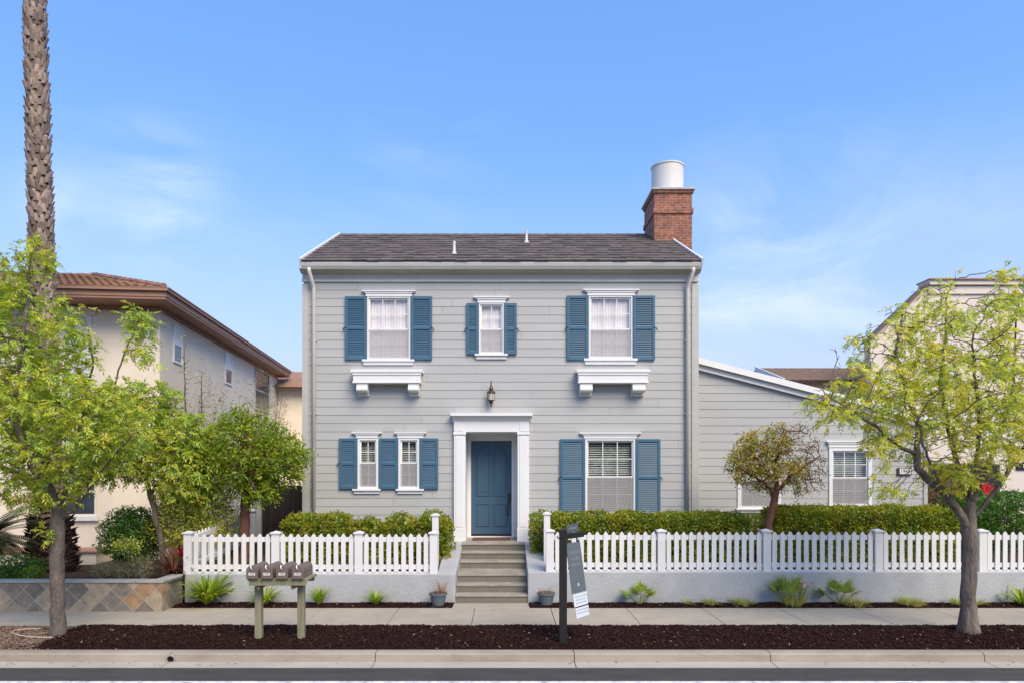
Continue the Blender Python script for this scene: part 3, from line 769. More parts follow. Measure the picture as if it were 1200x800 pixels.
def window(Y, x, y, fw, cols, rows, rail, cover, header, sill, holes, screen=True, single=False):
    """a sash window from its outline in the facade plane"""
    x0, x1 = PX(x[0], Y), PX(x[1], Y); z1, z0 = PZ(y[0], Y), PZ(y[1], Y)
    holes.append((x0 + 0.012, x1 - 0.012, z0 + 0.012, z1 - 0.012))
    mb = MB()
    yf, yb = Y - 0.036, Y + 0.09
    for a in ((x0, x0 + fw, z0, z1), (x1 - fw, x1, z0, z1), (x0 + fw, x1 - fw, z1 - fw, z1), (x0 + fw, x1 - fw, z0, z0 + fw)):
        mb.box(a[0], a[1], yf, yb, a[2], a[3])
    w = mb.build('window', 'white', house, bevel=0.003)
    gx0, gx1, gz0, gz1 = x0 + fw, x1 - fw, z0 + fw, z1 - fw
    st = 0.034
    zr = PZ(rail, Y) if rail else None
    def sash(za, zb, ys, nrow):
        m = MB()
        m.box(gx0, gx0 + st, ys, ys + .03, za, zb); m.box(gx1 - st, gx1, ys, ys + .03, za, zb)
        m.box(gx0 + st, gx1 - st, ys, ys + .03, za, za + st); m.box(gx0 + st, gx1 - st, ys, ys + .03, zb - st, zb)
        m.build('sash', 'white', w)
        a0, a1, c0, c1 = gx0 + st, gx1 - st, za + st, zb - st
        g = MB(); g.box(a0, a1, ys + .012, ys + .016, c0, c1); g.build('pane', 'clearglass' if cover == 'curtain' else 'glass', w)
        m = MB()
        for i in range(1, cols):
            xx = a0 + (a1 - a0) * i / cols; m.box(xx - .009, xx + .009, ys + .003, ys + .011, c0, c1)
        for j in range(1, nrow):
            zz = c0 + (c1 - c0) * j / nrow
            for i in range(cols):
                xa = a0 + (a1 - a0) * i / cols + (.009 if i else 0); xb = a0 + (a1 - a0) * (i + 1) / cols - (.009 if i < cols - 1 else 0)
                m.box(xa, xb, ys + .003, ys + .011, zz - .009, zz + .009)
        if m.v: m.build('glazing_bars', 'white', w)
    if single:
        sash(gz0, gz1, Y + .0, rows)
        scr = (gz0, gz1)
    else:
        sash(zr - st / 2, gz1, Y + .0, rows); sash(gz0, zr + st / 2, Y + .032, rows)
        scr = (gz0 + .005, zr - st / 2 - .004)
    if screen:
        m = MB(); m.box(gx0 + .012, gx1 - .012, Y - .012, Y - .010, scr[0], scr[1]); m.build('insect_screen', 'screen_fine' if cover == 'curtain' else 'screen', w)
    if cover == 'curtain':
        m = MB(); n = 80; ys = []
        vs = []
        for i in range(n + 1):
            xx = gx0 - .05 + (gx1 - gx0 + .1) * i / n; o = 0.007 * math.sin(i * 1.25) + 0.004 * math.sin(i * 0.53)
            vs += [(xx, Y + .095 + o, gz0 - .05), (xx, Y + .095 + o, gz1 + .05)]
        m.add(vs, [(2 * i, 2 * i + 2, 2 * i + 3, 2 * i + 1) for i in range(n)])
        m.build('curtain', 'curtain', w, smooth=True)
    else:
        m = MB(); pitch = 0.052; zz = gz0 - .02
        tilt = cover
        while zz < gz1 + .03:
            dy, dz = 0.024 * math.cos(tilt), 0.024 * math.sin(tilt)
            m.add([(gx0 - .02, Y + .13 - dy, zz - dz), (gx1 + .02, Y + .13 - dy, zz - dz), (gx1 + .02, Y + .13 + dy, zz + dz), (gx0 - .02, Y + .13 + dy, zz + dz)], [(0, 1, 2, 3)])
            zz += pitch
        for i in range(1, 3):
            xx = gx0 + (gx1 - gx0) * (i / 3 + .02); m.box(xx - .002, xx + .002, Y + .102, Y + .105, gz0, gz1)
        m.build('blind', 'blind', w)
    if header:
        hx0, hx1 = PX(header[0], Y), PX(header[1], Y); hz1, hz0 = PZ(header[2], Y), PZ(header[3], Y); m = MB()
        h = hz1 - hz0; e = (x0 - hx0)
        m.box(hx0, hx1, Y - .085, Y + .02, hz1 - h * .22, hz1)
        m.prism([(hx0 + .01, hz1 - h * .22), (hx1 - .01, hz1 - h * .22), (hx1 - e * .75, hz1 - h * .5), (hx0 + e * .75, hz1 - h * .5)], 'y', Y - .066, Y + .02)
        m.box(hx0 + e * .75, hx1 - e * .75, Y - .05, Y + .02, hz0 + .0005, hz1 - h * .5)
        m.build('header', 'white', w, bevel=0.003)
    if sill:
        sx0, sx1 = PX(sill[0], Y), PX(sill[1], Y); sz1, sz0 = PZ(sill[2], Y), PZ(sill[3], Y); m = MB(); h = sz1 - sz0
        m.box(sx0, sx1, Y - .085, Y + .03, sz1 - h * .38, sz1)
        m.box(sx0 + .03, sx1 - .03, Y - .045, Y + .02, sz0, sz1 - h * .38 - .0005)
        m.build('sill', 'white', w, bevel=0.003)

window(YF, (430.5, 481), (348, 421.5), .035, 3, 2, 385.8, 'curtain', (424.5, 487.5, 341.2, 348), (425, 486, 421.3, 427.3), holes_main)
window(YF, (561.2, 590.6), (355.6, 414.6), .035, 2, 2, 385.6, 'curtain', (555, 597, 348.2, 355.6), (556.5, 595, 414.8, 420.8), holes_main)
window(YF, (689.7, 741), (347, 420), .035, 3, 2, 385.7, 'curtain', (683, 748.5, 339.8, 347), (684, 746.5, 420.2, 426.8), holes_main)
window(YF, (419.3, 443.4), (513, 572.3), .05, 2, 2, 542, R(36), (412.7, 448, 506, 513), (413.6, 446.5, 572.3, 578), holes_main)
window(YF, (467, 491.6), (513, 572.3), .05, 2, 2, 542, R(36), (462.5, 499.8, 506, 513), (464.5, 497, 572.3, 578), holes_main)
window(YF, (685.5, 744.3), (513.5, 603), .045, 3, 2, 558.2, R(36), (678.7, 750.8, 506.3, 513.4), (680, 750, 603, 609), holes_main)
window(YW, (864, 914.6), (559.5, 597), .085, 3, 2, None, R(40), None, (861.8, 917.8, 595, 600), holes_wing, single=True)
window(YW, (971, 1021), (523.8, 594.5), .085, 3, 2, 559.2, R(36), (967.5, 1025.5, 516.2, 523.8), (968.5, 1024, 594.5, 600), holes_wing)

def shutter(x0, x1, y0, y1, hook=0):
    a, b = PX(x0, YF), PX(x1, YF); z1, z0 = PZ(y0, YF), PZ(y1, YF)
    st = 0.062; zm = (z0 + z1) / 2 + 0.0
    ya, yb = YF - .062, YF - .024
    m = MB()
    m.box(a, a + st, ya, yb, z0, z1); m.box(b - st, b, ya, yb, z0, z1)
    for c, d in ((z0, z0 + .085), (zm - .035, zm + .035), (z1 - .07, z1)): m.box(a + st, b - st, ya, yb, c, d)
    s = m.build('shutter', 'shutter', house, bevel=0.004)
    m = MB()
    for c, d in ((z0 + .085, zm - .035), (zm + .035, z1 - .07)):
        n = max(4, int((d - c) / .042)); h = (d - c) / n
        for i in range(n):
            zz = c + h * i
            m.add([(a + st, ya + .008, zz), (b - st, ya + .008, zz), (b - st, yb - .006, zz + h * 1.0), (a + st, yb - .006, zz + h * 1.0),
                   (a + st, ya + .014, zz), (b - st, ya + .014, zz), (b - st, yb, zz + h), (a + st, yb, zz + h)],
                  [(0, 1, 2, 3), (7, 6, 5, 4), (0, 4, 5, 1), (2, 6, 7, 3)])
        m.box(a + st, b - st, yb - .002, yb, c, d)
    m.build('louvres', 'shutter', s)
    if hook:
        xx = a if hook < 0 else b
        m = MB(); zz = zm - .02
        m.tube([(xx - hook * .03, ya - .012, zz + .035), (xx + hook * .02, ya - .016, zz + .02), (xx + hook * .035, ya - .016, zz - .02), (xx + hook * .055, ya - .01, zz - .045)], [.006, .010, .010, .007], 6)
        m.tube([(xx + hook * .03, ya - .014, zz), (xx + hook * .03, YF, zz)], .006, 6)
        m.build('shutter_hook', 'blackmetal', s)
for a in ((404.8, 430, 348, 421.6, -1), (481.8, 506.6, 348, 421.6, 1), (546.7, 560.8, 356, 415.4, -1), (591, 605.6, 356, 415.4, 1),
          (664, 689.3, 347.2, 422, -1), (741.4, 767, 347.2, 422, 1), (397.9, 418.9, 513.2, 572.3, -1), (444.8, 466.5, 513.2, 572.3, 0),
          (492.1, 513.8, 513.2, 572.3, 0), (656.2, 685.2, 514, 604, -1), (744.7, 773.3, 514, 604, 1)):
    shutter(*a)

# door recess
DX0, DX1, DZ0, DZ1, DY = -0.93, 0.29, 0.945, 3.46, 16.72
holes_main.append((DX0 + .0, DX1 - .0, 0.5, DZ1))
m = MB()
m.box(DX0 - .03, DX0, 15.99, DY + .05, DZ0, DZ1 + .03); m.box(DX1, DX1 + .03, 15.99, DY + .05, DZ0, DZ1 + .03); m.box(DX0, DX1, 15.99, DY + .05, DZ1, DZ1 + .03)
m.build('door_recess', 'white', house)
dx0, dx1 = PX(552, DY), PX(599.6, DY); dz1, dz0 = PZ(516, DY), 0.985
m = MB()
m.box(DX0, dx0, DY - .02, DY + .05, DZ0, dz1); m.box(dx1, DX1, DY - .02, DY + .05, DZ0, dz1); m.box(DX0, DX1, DY - .02, DY + .05, dz1, DZ1)
for a, b in ((dx0 - .07, dx0 - .02), (dx1 + .02, dx1 + .07)): m.box(a, b, DY - .035, DY - .02, DZ0, dz1 + .05)
m.build('door_frame', 'white', house, bevel=0.003)
m = MB(); m.box(dx0 - .05, dx1 + .05, DY - .06, DY + .04, DZ0, dz0 - .004); m.build('door_sill', 'white', house, bevel=0.004)
m = MB(); m.box(dx0, dx1, DY + .0, DY + .045, dz0, dz1)
def panel(m, poly, d=0.010):
    n = len(poly)
    for i in range(n):
        p, q = poly[i], poly[(i + 1) % n]
        m.tube([(p[0], DY - .001, p[1]), (q[0], DY - .001, q[1])], .017, 6)
    c = (sum(p[0] for p in poly) / n, sum(p[1] for p in poly) / n)
    inner = [(c[0] + (p[0] - c[0]) * .78, c[1] + (p[1] - c[1]) * .90) for p in poly]
    m.prism(inner, 'y', DY - d, DY + .002)
D = lambda px, py: (PX(px, DY), PZ(py, DY))
arcL = [D(558.3, 580)] + [D(558.3 + 15.2 * (1 - math.cos(t)), 536 - 14.5 * math.sin(t)) for t in np.linspace(0, math.pi / 2, 9)] + [D(573.5, 580)]
arcR = [D(593.6, 580)] + [D(593.6 - 15.2 * (1 - math.cos(t)), 536 - 14.5 * math.sin(t)) for t in np.linspace(0, math.pi / 2, 9)] + [D(578.4, 580)]
panel(m, arcL); panel(m, arcR)
panel(m, [D(558.3, 590), D(573.5, 590), D(573.5, 615.5), D(558.3, 615.5)]); panel(m, [D(578.4, 590), D(593.6, 590), D(593.6, 615.5), D(578.4, 615.5)])
door = m.build('door', 'door', house)
hx = PX(596.8, DY)
m = MB(); m.box(hx - .035, hx + .035, DY - .014, DY, PZ(590, DY), PZ(577, DY))
m.tube([(hx, DY - .01, PZ(591, DY)), (hx, DY - .06, PZ(593, DY)), (hx - .03, DY - .085, PZ(595, DY)), (hx - .05, DY - .08, PZ(598.5, DY)), (hx - .02, DY - .04, PZ(602, DY)), (hx, DY - .005, PZ(602.5, DY))], [.014, .015, .016, .016, .014, .013], 8)
m.tube([(hx, DY - .01, PZ(592, DY)), (hx - .09, DY - .05, PZ(593, DY))], [.013, .010], 8)
m.build('handle', 'blackmetal', door, bevel=.003)
m = MB(); m.box(dx0 + .004, dx1 - .004, DY - .012, DY, dz0 + .002, dz0 + .05); m.build('door_sweep', 'blackmetal', door)
m = MB(); m.box(PX(604, 15.94), PX(606, 15.94), 16.4, 16.46, PZ(617, 16.4), PZ(609.5, 16.4)); m.v = [(DX1 - .03 + (p[0] - PX(604, 15.94)) * .6, p[1], p[2]) for p in m.v]; m.build('doorbell', 'gutter', house, bevel=.004)

# portico trim round the door
def fx(px): return PX(px, 15.93)
def fz(py): return PZ(py, 15.93)
for a, b in ((532, 545.6), (606.5, 620)):
    m = MB()
    m.box(fx(a), fx(b), 15.90, 16.02, 0.93, fz(509))
    m.box(fx(a) - .012, fx(b) + .012, 15.878, 16.02, fz(509) + .0005, fz(505.8))
    m.box(fx(a) - .010, fx(b) + .010, 15.88, 15.90, 0.935, fz(618))
    m.box(fx(a) + .05, fx(b) - .05, 15.888, 15.90, fz(617), fz(511.5))
    m.build('pilaster', 'white', house, bevel=.004)
m = MB()
m.box(fx(532), fx(620), 15.90, 16.02, fz(505.8) + .0005, fz(493.6)); m.box(fx(532), fx(543), 15.89, 15.90, fz(505), fz(494)); m.box(fx(609), fx(620), 15.89, 15.90, fz(505), fz(494))
m.prism([(15.90, fz(493.6) + .0005), (15.885, fz(492)), (15.84, fz(490)), (15.80, fz(487.4)), (16.0, fz(487.4)), (16.0, fz(493.6) + .0005)], 'x', fx(530.3), fx(621.7))
m.box(fx(528.3), fx(623.7), 15.76, 16.02, fz(487.4) + .0005, fz(484.2))
m.build('door_header', 'white', house, bevel=.004)

# flower shelves on scroll brackets
for (x0, x1, b0, b1, b2, b3) in ((411, 495, 417.5, 430.5, 478, 490.5), (675.5, 762, 680, 694.5, 741.5, 756.5)):
    Y0 = 15.72
    g = lambda p: PX(p, Y0); h = lambda p: PZ(p, Y0)
    m = MB(); m.box(g(x0), g(x1), Y0 - .03, 16.0, h(436), h(432.4))
    m.box(g(x0) + .05, g(x1) - .05, Y0 + .005, 16.0, h(448.3), h(436) - .0005)
    m.box(g(x0) + .035, g(x1) - .035, Y0 - .012, Y0 + .005, h(439), h(436) - .0005); m.box(g(x0) + .035, g(x1) - .035, Y0 - .012, Y0 + .005, h(448.3), h(446.4))
    sh = m.build('flower_shelf', 'white', house, bevel=.004)
    for c, d in ((b0, b1), (b2, b3)):
        zt = h(448.3) - .0005
        prof = [(15.985, zt), (Y0 + .02, zt), (Y0 + .015, zt - .07)] + [(Y0 + .09 + .10 * math.cos(t) * -1, zt - .14 - .07 * math.sin(t)) for t in np.linspace(0, math.pi * .9, 8)] + [(15.93, zt - .27), (15.985, zt - .29)]
        m = MB(); m.prism(prof, 'x', g(c), g(d)); m.build('bracket', 'white', sh, bevel=.004)

# walls
m = MB()
lap(m, 0.7, 7.02, .1945, 3.495, holes_main, lambda z: XL, lambda z: XR, front(YF), joints=True)
RB = 23.1
def gable(z): # half depth available at height z
    return 0 if z < 7.2 else (z - 7.2) / .505
lap(m, 0.7, 9.1, .1945, 3.495, [], lambda z: YF + gable(z), lambda z: RB - gable(z), lambda u, o, z: (XL - o, u, z))
lap(m, 0.7, 9.1, .1945, 3.495, [], lambda z: YF + gable(z), lambda z: RB - gable(z), lambda u, o, z: (XR + o, u, z))
lap(m, 0.7, 7.02, .1945, 3.495, [], lambda z: XL, lambda z: XR, lambda u, o, z: (u, RB + o, z))
zt0, sl = 5.235, .2545
def wr(z): return min(WR, XR + (zt0 - z) / sl)
lap(m, 0.7, 5.23, .197, 4.86, holes_wing, lambda z: XR + .002, wr, front(YW), joints=True)
lap(m, 0.7, 3.75, .197, 4.86, [], lambda z: YW, lambda z: RB, lambda u, o, z: (WR + o, u, z))
m.add([(XL, YF + .02, .7), (XR, YF + .02, .7), (XR, RB, .7), (XL, RB, .7)], [(0, 1, 2, 3)])
m.add([(XL + .02, YF, 7.0), (XR - .02, YF, 7.0), (XR - .02, RB, 7.0), (XL + .02, RB, 7.0)], [(0, 1, 2, 3)])
m.build('wall', 'siding', house)
# corner boards
for q in ((XL - .03, XL + .11, YF - .03, YF + .10, .7, 6.93), (XR - .13, XR + .03, YF - .03, YF + .10, .7, 6.93), (WR - .07, WR + .03, YW - .03, YW + .08, .7, 3.78)):
    MB().box(*q).build('corner_board', 'trimgrey', house, bevel=.003)
# cornice: frieze, mouldings, soffit, box gutter
def cz(py, Y): return PZ(py, Y)
m = MB()
m.box(XL - .04, XR + .04, 15.955, 16.02, cz(330, 15.93), cz(327, 15.93))
m.box(XL - .03, XR + .03, 15.975, 16.02, cz(327, 15.93) + .0005, cz(320, 15.9))
m.prism([(15.975, cz(320, 15.9) + .001), (15.90, cz(318.6, 15.9)), (15.86, cz(316.3, 15.88)), (16.0, cz(316.3, 15.88)), (16.0, cz(320, 15.9) + .001)], 'x', XL - .06, XR + .06)
m.box(XL - .06, XR + .06, 15.80, 16.02, cz(316.3, 15.88) + .001, cz(314.6, 15.8))
m.build('cornice', 'trimlight', house, bevel=.004)
m = MB()
EZ_ = 7.36
zb, ztp = cz(314.6, 15.7) - .01, cz(307.3, 15.65)
m.prism([(15.80, zb), (15.72, zb), (15.695, zb + .02), (15.67, zb + .06), (15.65, ztp - .012), (15.65, ztp), (15.80, ztp)], 'x', PX(352.6, 15.65), PX(823, 15.65))
m.build('roof_gutter', 'gutter', house)
m = MB(); m.box(XL + .045, XR - .01, 15.70, 15.79, zb + .005, EZ_ + .02); m.build('fascia', 'trimlight', house)
for xx, s in ((PX(367.3, 15.9), 1), (PX(806, 15.9), -1)):
    m = MB(); w = .045
    pts = [(xx + s * -.06 * 0, 15.72, zb + .03), (xx, 15.72, zb - .05), (xx, 15.90, zb - .34), (xx, 15.925, zb - .42), (xx, 15.925, .75)]
    if s == 1: pts[0] = (xx - .05, 15.72, zb + .03); pts[1] = (xx - .05, 15.72, zb - .05)
    else: pts[0] = (xx + .08, 15.72, zb + .03); pts[1] = (xx + .08, 15.72, zb - .05)
    m.tube(pts, [w] * 5, 10); dn = m.build('downpipe', 'gutter', house, smooth=True)
    m = MB()
    for z in (1.6, 3.9, 5.6): m.box(xx - .055, xx + .055, 15.915, 16.0, z, z + .03)
    m.build('pipe_strap', 'gutter', dn)

# roof of flat tiles
EY, EZ, RY, RZ = 15.68, 7.36, 19.42, 9.24
sl_v = Vector((0, RY - EY, RZ - EZ)); SL = sl_v.length; sl_u = sl_v.normalized(); sl_n = Vector((0, -sl_u.z, sl_u.y))
m = MB(); nrow = 12; p = SL / nrow
for i in range(nrow):
    x = XL + .045 + (-.14 if i % 2 else 0) - random.uniform(0, .05)
    while x < XR - .01:
        w = .30 + random.uniform(-.02, .02)
        a, b = max(x, XL + .045), min(x + w - .0015, XR - .01)
        if b - a > .03:
            u0 = i * p - .03 - random.uniform(0, .02); u1 = (i + 1) * p + .02; t = .026 + random.uniform(-.004, .008)
            def pt(xx, u, n): q = Vector((0, EY, EZ)) + sl_u * u + sl_n * n; return (xx, q.y, q.z)
            lo = .030 + random.uniform(-.003, .006); hi = .004
            m.hexa([pt(a, u0, lo), pt(b, u0, lo), pt(b, u1, hi), pt(a, u1, hi), pt(a, u0, lo + t), pt(b, u0, lo + t), pt(b, u1, hi + t), pt(a, u1, hi + t)])
        x += w
m.add([(XL + .045, EY, EZ - .01), (XR - .01, EY, EZ - .01), (XR - .01, RY, RZ - .01), (XL + .045, RY, RZ - .01)], [(0, 1, 2, 3)])
m.hexa([(XL + .045, RY, RZ - .02), (XR - .01, RY, RZ - .02), (XR - .01, RY * 2 - EY, EZ - .02), (XL + .045, RY * 2 - EY, EZ - .02), (XL + .045, RY, RZ + .03), (XR - .01, RY, RZ + .03), (XR - .01, RY * 2 - EY, EZ + .03), (XL + .045, RY * 2 - EY, EZ + .03)])
roof = m.build('roof', 'rooftile', house)
m = MB(); x = XL + .045
while x < XR - .2:
    m.hexa([(x, RY - .12, RZ - .015), (x + .30, RY - .12, RZ - .02), (x + .30, RY + .12, RZ - .02), (x, RY + .12, RZ - .015), (x, RY - .02, RZ + .062), (x + .30, RY - .02, RZ + .05), (x + .30, RY + .02, RZ + .05), (x, RY + .02, RZ + .062)]); x += .29
m.build('ridge_cap', 'rooftile', roof)
for xx in (XL - .002, XR - .008):
    m = MB()
    A = Vector((0, EY, EZ)) - sl_u * .05; B = Vector((0, RY, RZ))
    q = [(A - sl_n * .10), (B - sl_n * .10), (B + sl_n * .09), (A + sl_n * .09)]
    m.prism([(v.y, v.z) for v in q], 'x', xx, xx + .045)
    A2 = Vector((0, RY * 2 - EY, EZ)); m.prism([(RY, RZ - .12), (A2.y, A2.z - .12), (A2.y, A2.z + .06), (RY, RZ + .08)], 'x', xx, xx + .045)
    m.build('rake_board', 'white', roof)
for px_, yb in ((532.3, 16.45), (617, 18.1)):
    zz = EZ + (yb - EY) * (RZ - EZ) / (RY - EY); xx = PX(px_, yb)
    m = MB(); m.lathe([(.075, .0), (.07, .06), (.036, .12), (.034, .34), (.036, .36)], (xx, yb, zz - .02), 12); m.build('vent_pipe', 'gutter', roof, smooth=True)

# chimney
cx0, cx1, cy0, cy1 = 4.0, 5.01, 18.3, 19.62
ch_t = PZ(230, cy0)
m = MB(); m.box(cx0, cx1, cy0, cy1, .7, PZ(250.5, cy0)); m.box(cx0, cx1, cy0, cy1, PZ(244.5, cy0), PZ(226.5, cy0)); m.box(cx0 - .03, cx1 + .03, cy0 - .03, cy1 + .03, PZ(250.5, cy0) + .0005, PZ(244.5, cy0) - .0005)
m.box(cx0 - .035, cx1 + .035, cy0 - .035, cy1 + .035, PZ(226.5, cy0) + .0005, PZ(223.4, cy0))
chim = m.build('chimney', 'brick', house)
m = MB(); m.box(cx0 - .075, cx1 + .075, cy0 - .075, cy1 + .075, PZ(223.4, cy0) + .0005, PZ(220.8, cy0)); m.build('chimney_cap', 'cement', chim, bevel=.012)
m = MB(); zc = PZ(220.8, cy0)
m.lathe([(.435, -.02), (.435, .81), (.455, .815), (.455, .85), (.42, .85), (.42, .80), (.05, .80)], ((cx0 + cx1) / 2, (cy0 + cy1) / 2, zc), 40); shroud = m.build('chimney_shroud', 'pot', chim)
m = MB(); m.tube([((cx0 + cx1) / 2 + .0, (cy0 + cy1) / 2 - .436, zc + .03), ((cx0 + cx1) / 2 + .18, (cy0 + cy1) / 2 - .396, zc + .03)], .012, 6); m.build('vent_slot', 'void', shroud)

# lean-to wing roof
m = MB()
def wz(x): return zt0 + .02 - (x - XR) * sl
m.hexa([(XR + .0, YW - .16, wz(XR) - .02), (WR + .25, YW - .16, wz(WR + .25) - .02), (WR + .25, RB, wz(WR + .25) - .02), (XR, RB, wz(XR) - .02), (XR, YW - .16, wz(XR) + .06), (WR + .25, YW - .16, wz(WR + .25) + .06), (WR + .25, RB, wz(WR + .25) + .06), (XR, RB, wz(XR) + .06)])
wroof = m.build('wing_roof', 'brownroof', house)
m = MB()
m.hexa([(XR + .032, YW - .10, wz(XR) - .20), (WR + .22, YW - .10, wz(WR + .22) - .20), (WR + .22, YW - .03, wz(WR + .22) - .20), (XR + .032, YW - .03, wz(XR) - .20), (XR + .032, YW - .10, wz(XR) - .023), (WR + .22, YW - .10, wz(WR + .22) - .023), (WR + .22, YW - .03, wz(WR + .22) - .023), (XR + .032, YW - .03, wz(XR) - .023)])
m.hexa([(XR + .032, YW - .19, wz(XR) - .07), (WR + .27, YW - .19, wz(WR + .27) - .07), (WR + .27, YW - .162, wz(WR + .27) - .07), (XR + .032, YW - .162, wz(XR) - .07), (XR + .032, YW - .19, wz(XR) + .075), (WR + .27, YW - .19, wz(WR + .27) + .075), (WR + .27, YW - .162, wz(WR + .27) + .075), (XR + .032, YW - .162, wz(XR) + .075)])
m.build('rake_board', 'white', wroof)

def text(name, body, size, loc, mat, parent, rotz=0.0, extrude=.002):
    cu = bpy.data.curves.new(name, 'FONT'); cu.body = body; cu.size = size; cu.align_x = 'CENTER'; cu.align_y = 'CENTER'; cu.extrude = extrude
    tmp = bpy.data.objects.new(name + '_tmp', cu); COL.objects.link(tmp)
    dg = bpy.context.evaluated_depsgraph_get(); dg.update()
    me = bpy.data.meshes.new_from_object(tmp.evaluated_get(dg)); bpy.data.objects.remove(tmp)
    me.materials.clear(); me.materials.append(M[mat])
    o = bpy.data.objects.new(name, me); COL.objects.link(o); o.parent = parent
    base = ORG.get(parent.name, Vector((0, 0, 0)))
    o.location = Vector(loc) - base; o.rotation_euler = (math.pi / 2, 0, rotz); ORG[o.name] = Vector(loc)
    return o

# lantern over the door
lx, ly = PX(575.6, 15.84), 15.84
zb_ = PZ(477.5, ly); zt_ = PZ(443.5, ly)
lan = thing('wall_lantern', (lx, ly, zb_), 'ornate bronze wall lantern on the clapboard above the front door', 'lamp')
m = MB(); m.lathe([(.004, 0), (.010, .03), (.022, .07), (.012, .09), (.045, .11), (.048, .135), (.02, .15), (.075, .165), (.08, .18)], (lx, ly, zb_), 16)
m.lathe([(.085, .335), (.10, .35), (.095, .375), (.06, .395), (.035, .42), (.055, .435), (.05, .45), (.028, .50), (.012, .55), (.018, .565), (.004, .64)], (lx, ly, zb_), 16)
for k in range(6):
    a = k * math.pi / 3; m.tube([(lx + .078 * math.cos(a), ly + .078 * math.sin(a), zb_ + .175), (lx + .092 * math.cos(a), ly + .092 * math.sin(a), zb_ + .34)], .005, 5)
m.build('lantern_body', 'bronze', lan, smooth=False)
m = MB(); m.lathe([(.068, .182), (.080, .333)], (lx, ly, zb_), 12); m.build('lantern_glass', 'lampglass', lan)
m = MB(); m.tube([(lx, 15.985, zb_ + .30), (lx, 15.93, zb_ + .27), (lx, 15.90, zb_ + .18), (lx, ly, zb_ + .14)], .012, 6); m.lathe([(.05, 0), (.05, .02)], (0, 0, 0), 14)
m.v = m.v[:-28] + [(lx + p[0], 15.985 - p[2], zb_ + .30 + p[1] * 1.6) for p in m.v[-28:]]
m.build('wall_bracket', 'bronze', lan)
# house number
nx0, nx1, nz1, nz0 = PX(1051.5, YW - .03), PX(1068, YW - .03), PZ(547.5, YW - .03), PZ(556.5, YW - .03)
pl = thing('house_number_sign', ((nx0 + nx1) / 2, YW - .02, nz0), 'small dark framed number sign reading 1945 on the grey clapboard wing', 'number sign')
m = MB(); m.box(nx0, nx1, YW - .045, YW - .017, nz0, nz1); m.build('sign_frame', 'bronze', pl, bevel=.004)
m = MB(); m.box(nx0 + .05, nx1 - .02, YW - .049, YW - .0455, nz0 + .035, nz1 - .02); m.build('sign_face', 'labelwhite', pl)
text('numerals', '1945', .125, ((nx0 + nx1) / 2 + .012, YW - .051, (nz0 + nz1) / 2 + .008), 'ink', pl)
# door mat
m = MB(); m.box(-.78, .12, 16.02, 16.55, .943, .965); tag(m.build('doormat', 'mat', origin=(-.33, 16.3, .943), bevel=.005), 'brown coir mat on the top step in front of the blue door', 'mat')

# ================================================================== steps and retaining walls
st = thing('front_steps', (-.27, 13.35, 0), 'six weathered concrete steps rising from the pavement to the blue front door', 'steps')
m = MB(); sy = [13.355, 13.63, 13.94, 14.75, 15.1, 15.42]; sx = (-.975, .445)
h = .157
for i, y in enumerate(sy):
    y1 = sy[i + 1] + .004 if i < 5 else 16.75
    z0 = -.05 if i == 0 else h * i - .02
    m.box(sx[0], sx[1], y + .012, y1, z0, h * (i + 1) - .042)
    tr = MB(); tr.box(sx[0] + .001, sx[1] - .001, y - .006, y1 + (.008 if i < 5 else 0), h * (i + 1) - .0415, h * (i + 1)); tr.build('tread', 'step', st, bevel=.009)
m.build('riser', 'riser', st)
rwl = thing('retaining_wall', (-3.6, 13.43, 0), 'low grey stucco retaining wall carrying the shorter picket fence, mailboxes in front', 'wall')
m = MB(); m.box(-6.26, -.977, 13.335, 13.55, -.1, .562); m.build('wall_body', 'stucco_wall', rwl, bevel=.012)
m = MB(); m.hexa([(-1.345, 13.552, 0), (-.977, 13.552, 0), (-.977, 15.97, 0), (-1.345, 15.97, 0), (-1.345, 13.552, .562), (-.977, 13.552, .562), (-.977, 15.97, .952), (-1.345, 15.97, .952)]); m.build('stair_side_wall', 'stucco_wall', rwl, bevel=.012)
rwr = thing('retaining_wall', (5.6, 13.43, 0), 'long grey stucco retaining wall under the longer picket fence, behind the black sign post', 'wall')
m = MB(); m.box(.447, 16.5, 13.335, 13.55, -.1, .602); m.build('wall_body', 'stucco_wall', rwr, bevel=.012)
m = MB(); m.hexa([(.447, 13.552, 0), (.825, 13.552, 0), (.825, 15.97, 0), (.447, 15.97, 0), (.447, 13.552, .602), (.825, 13.552, .602), (.825, 15.97, .952), (.447, 15.97, .952)]); m.build('stair_side_wall', 'stucco_wall', rwr, bevel=.012)

# slate planter
plan = thing('planter_wall', (-8.5, 12.6, 0), 'low planter wall faced with diagonal multicoloured slate tiles', 'planter')
m = MB(); m.box(-14, -6.30, 12.54, 12.72, -.1, .525); m.box(-6.48, -6.30, 12.72, 13.33, -.1, .525); m.build('wall_body', 'slate', plan)
m = MB()
xc = -14
while xc < -6.28:
    m.box(xc + .003, min(xc + .6, -6.28) - .003, 12.515, 12.76, .526, .568); xc += .6
m.box(-6.52, -6.283, 12.764, 13.33, .526, .568); m.build('cap_slabs', 'slatecap', plan, bevel=.006)

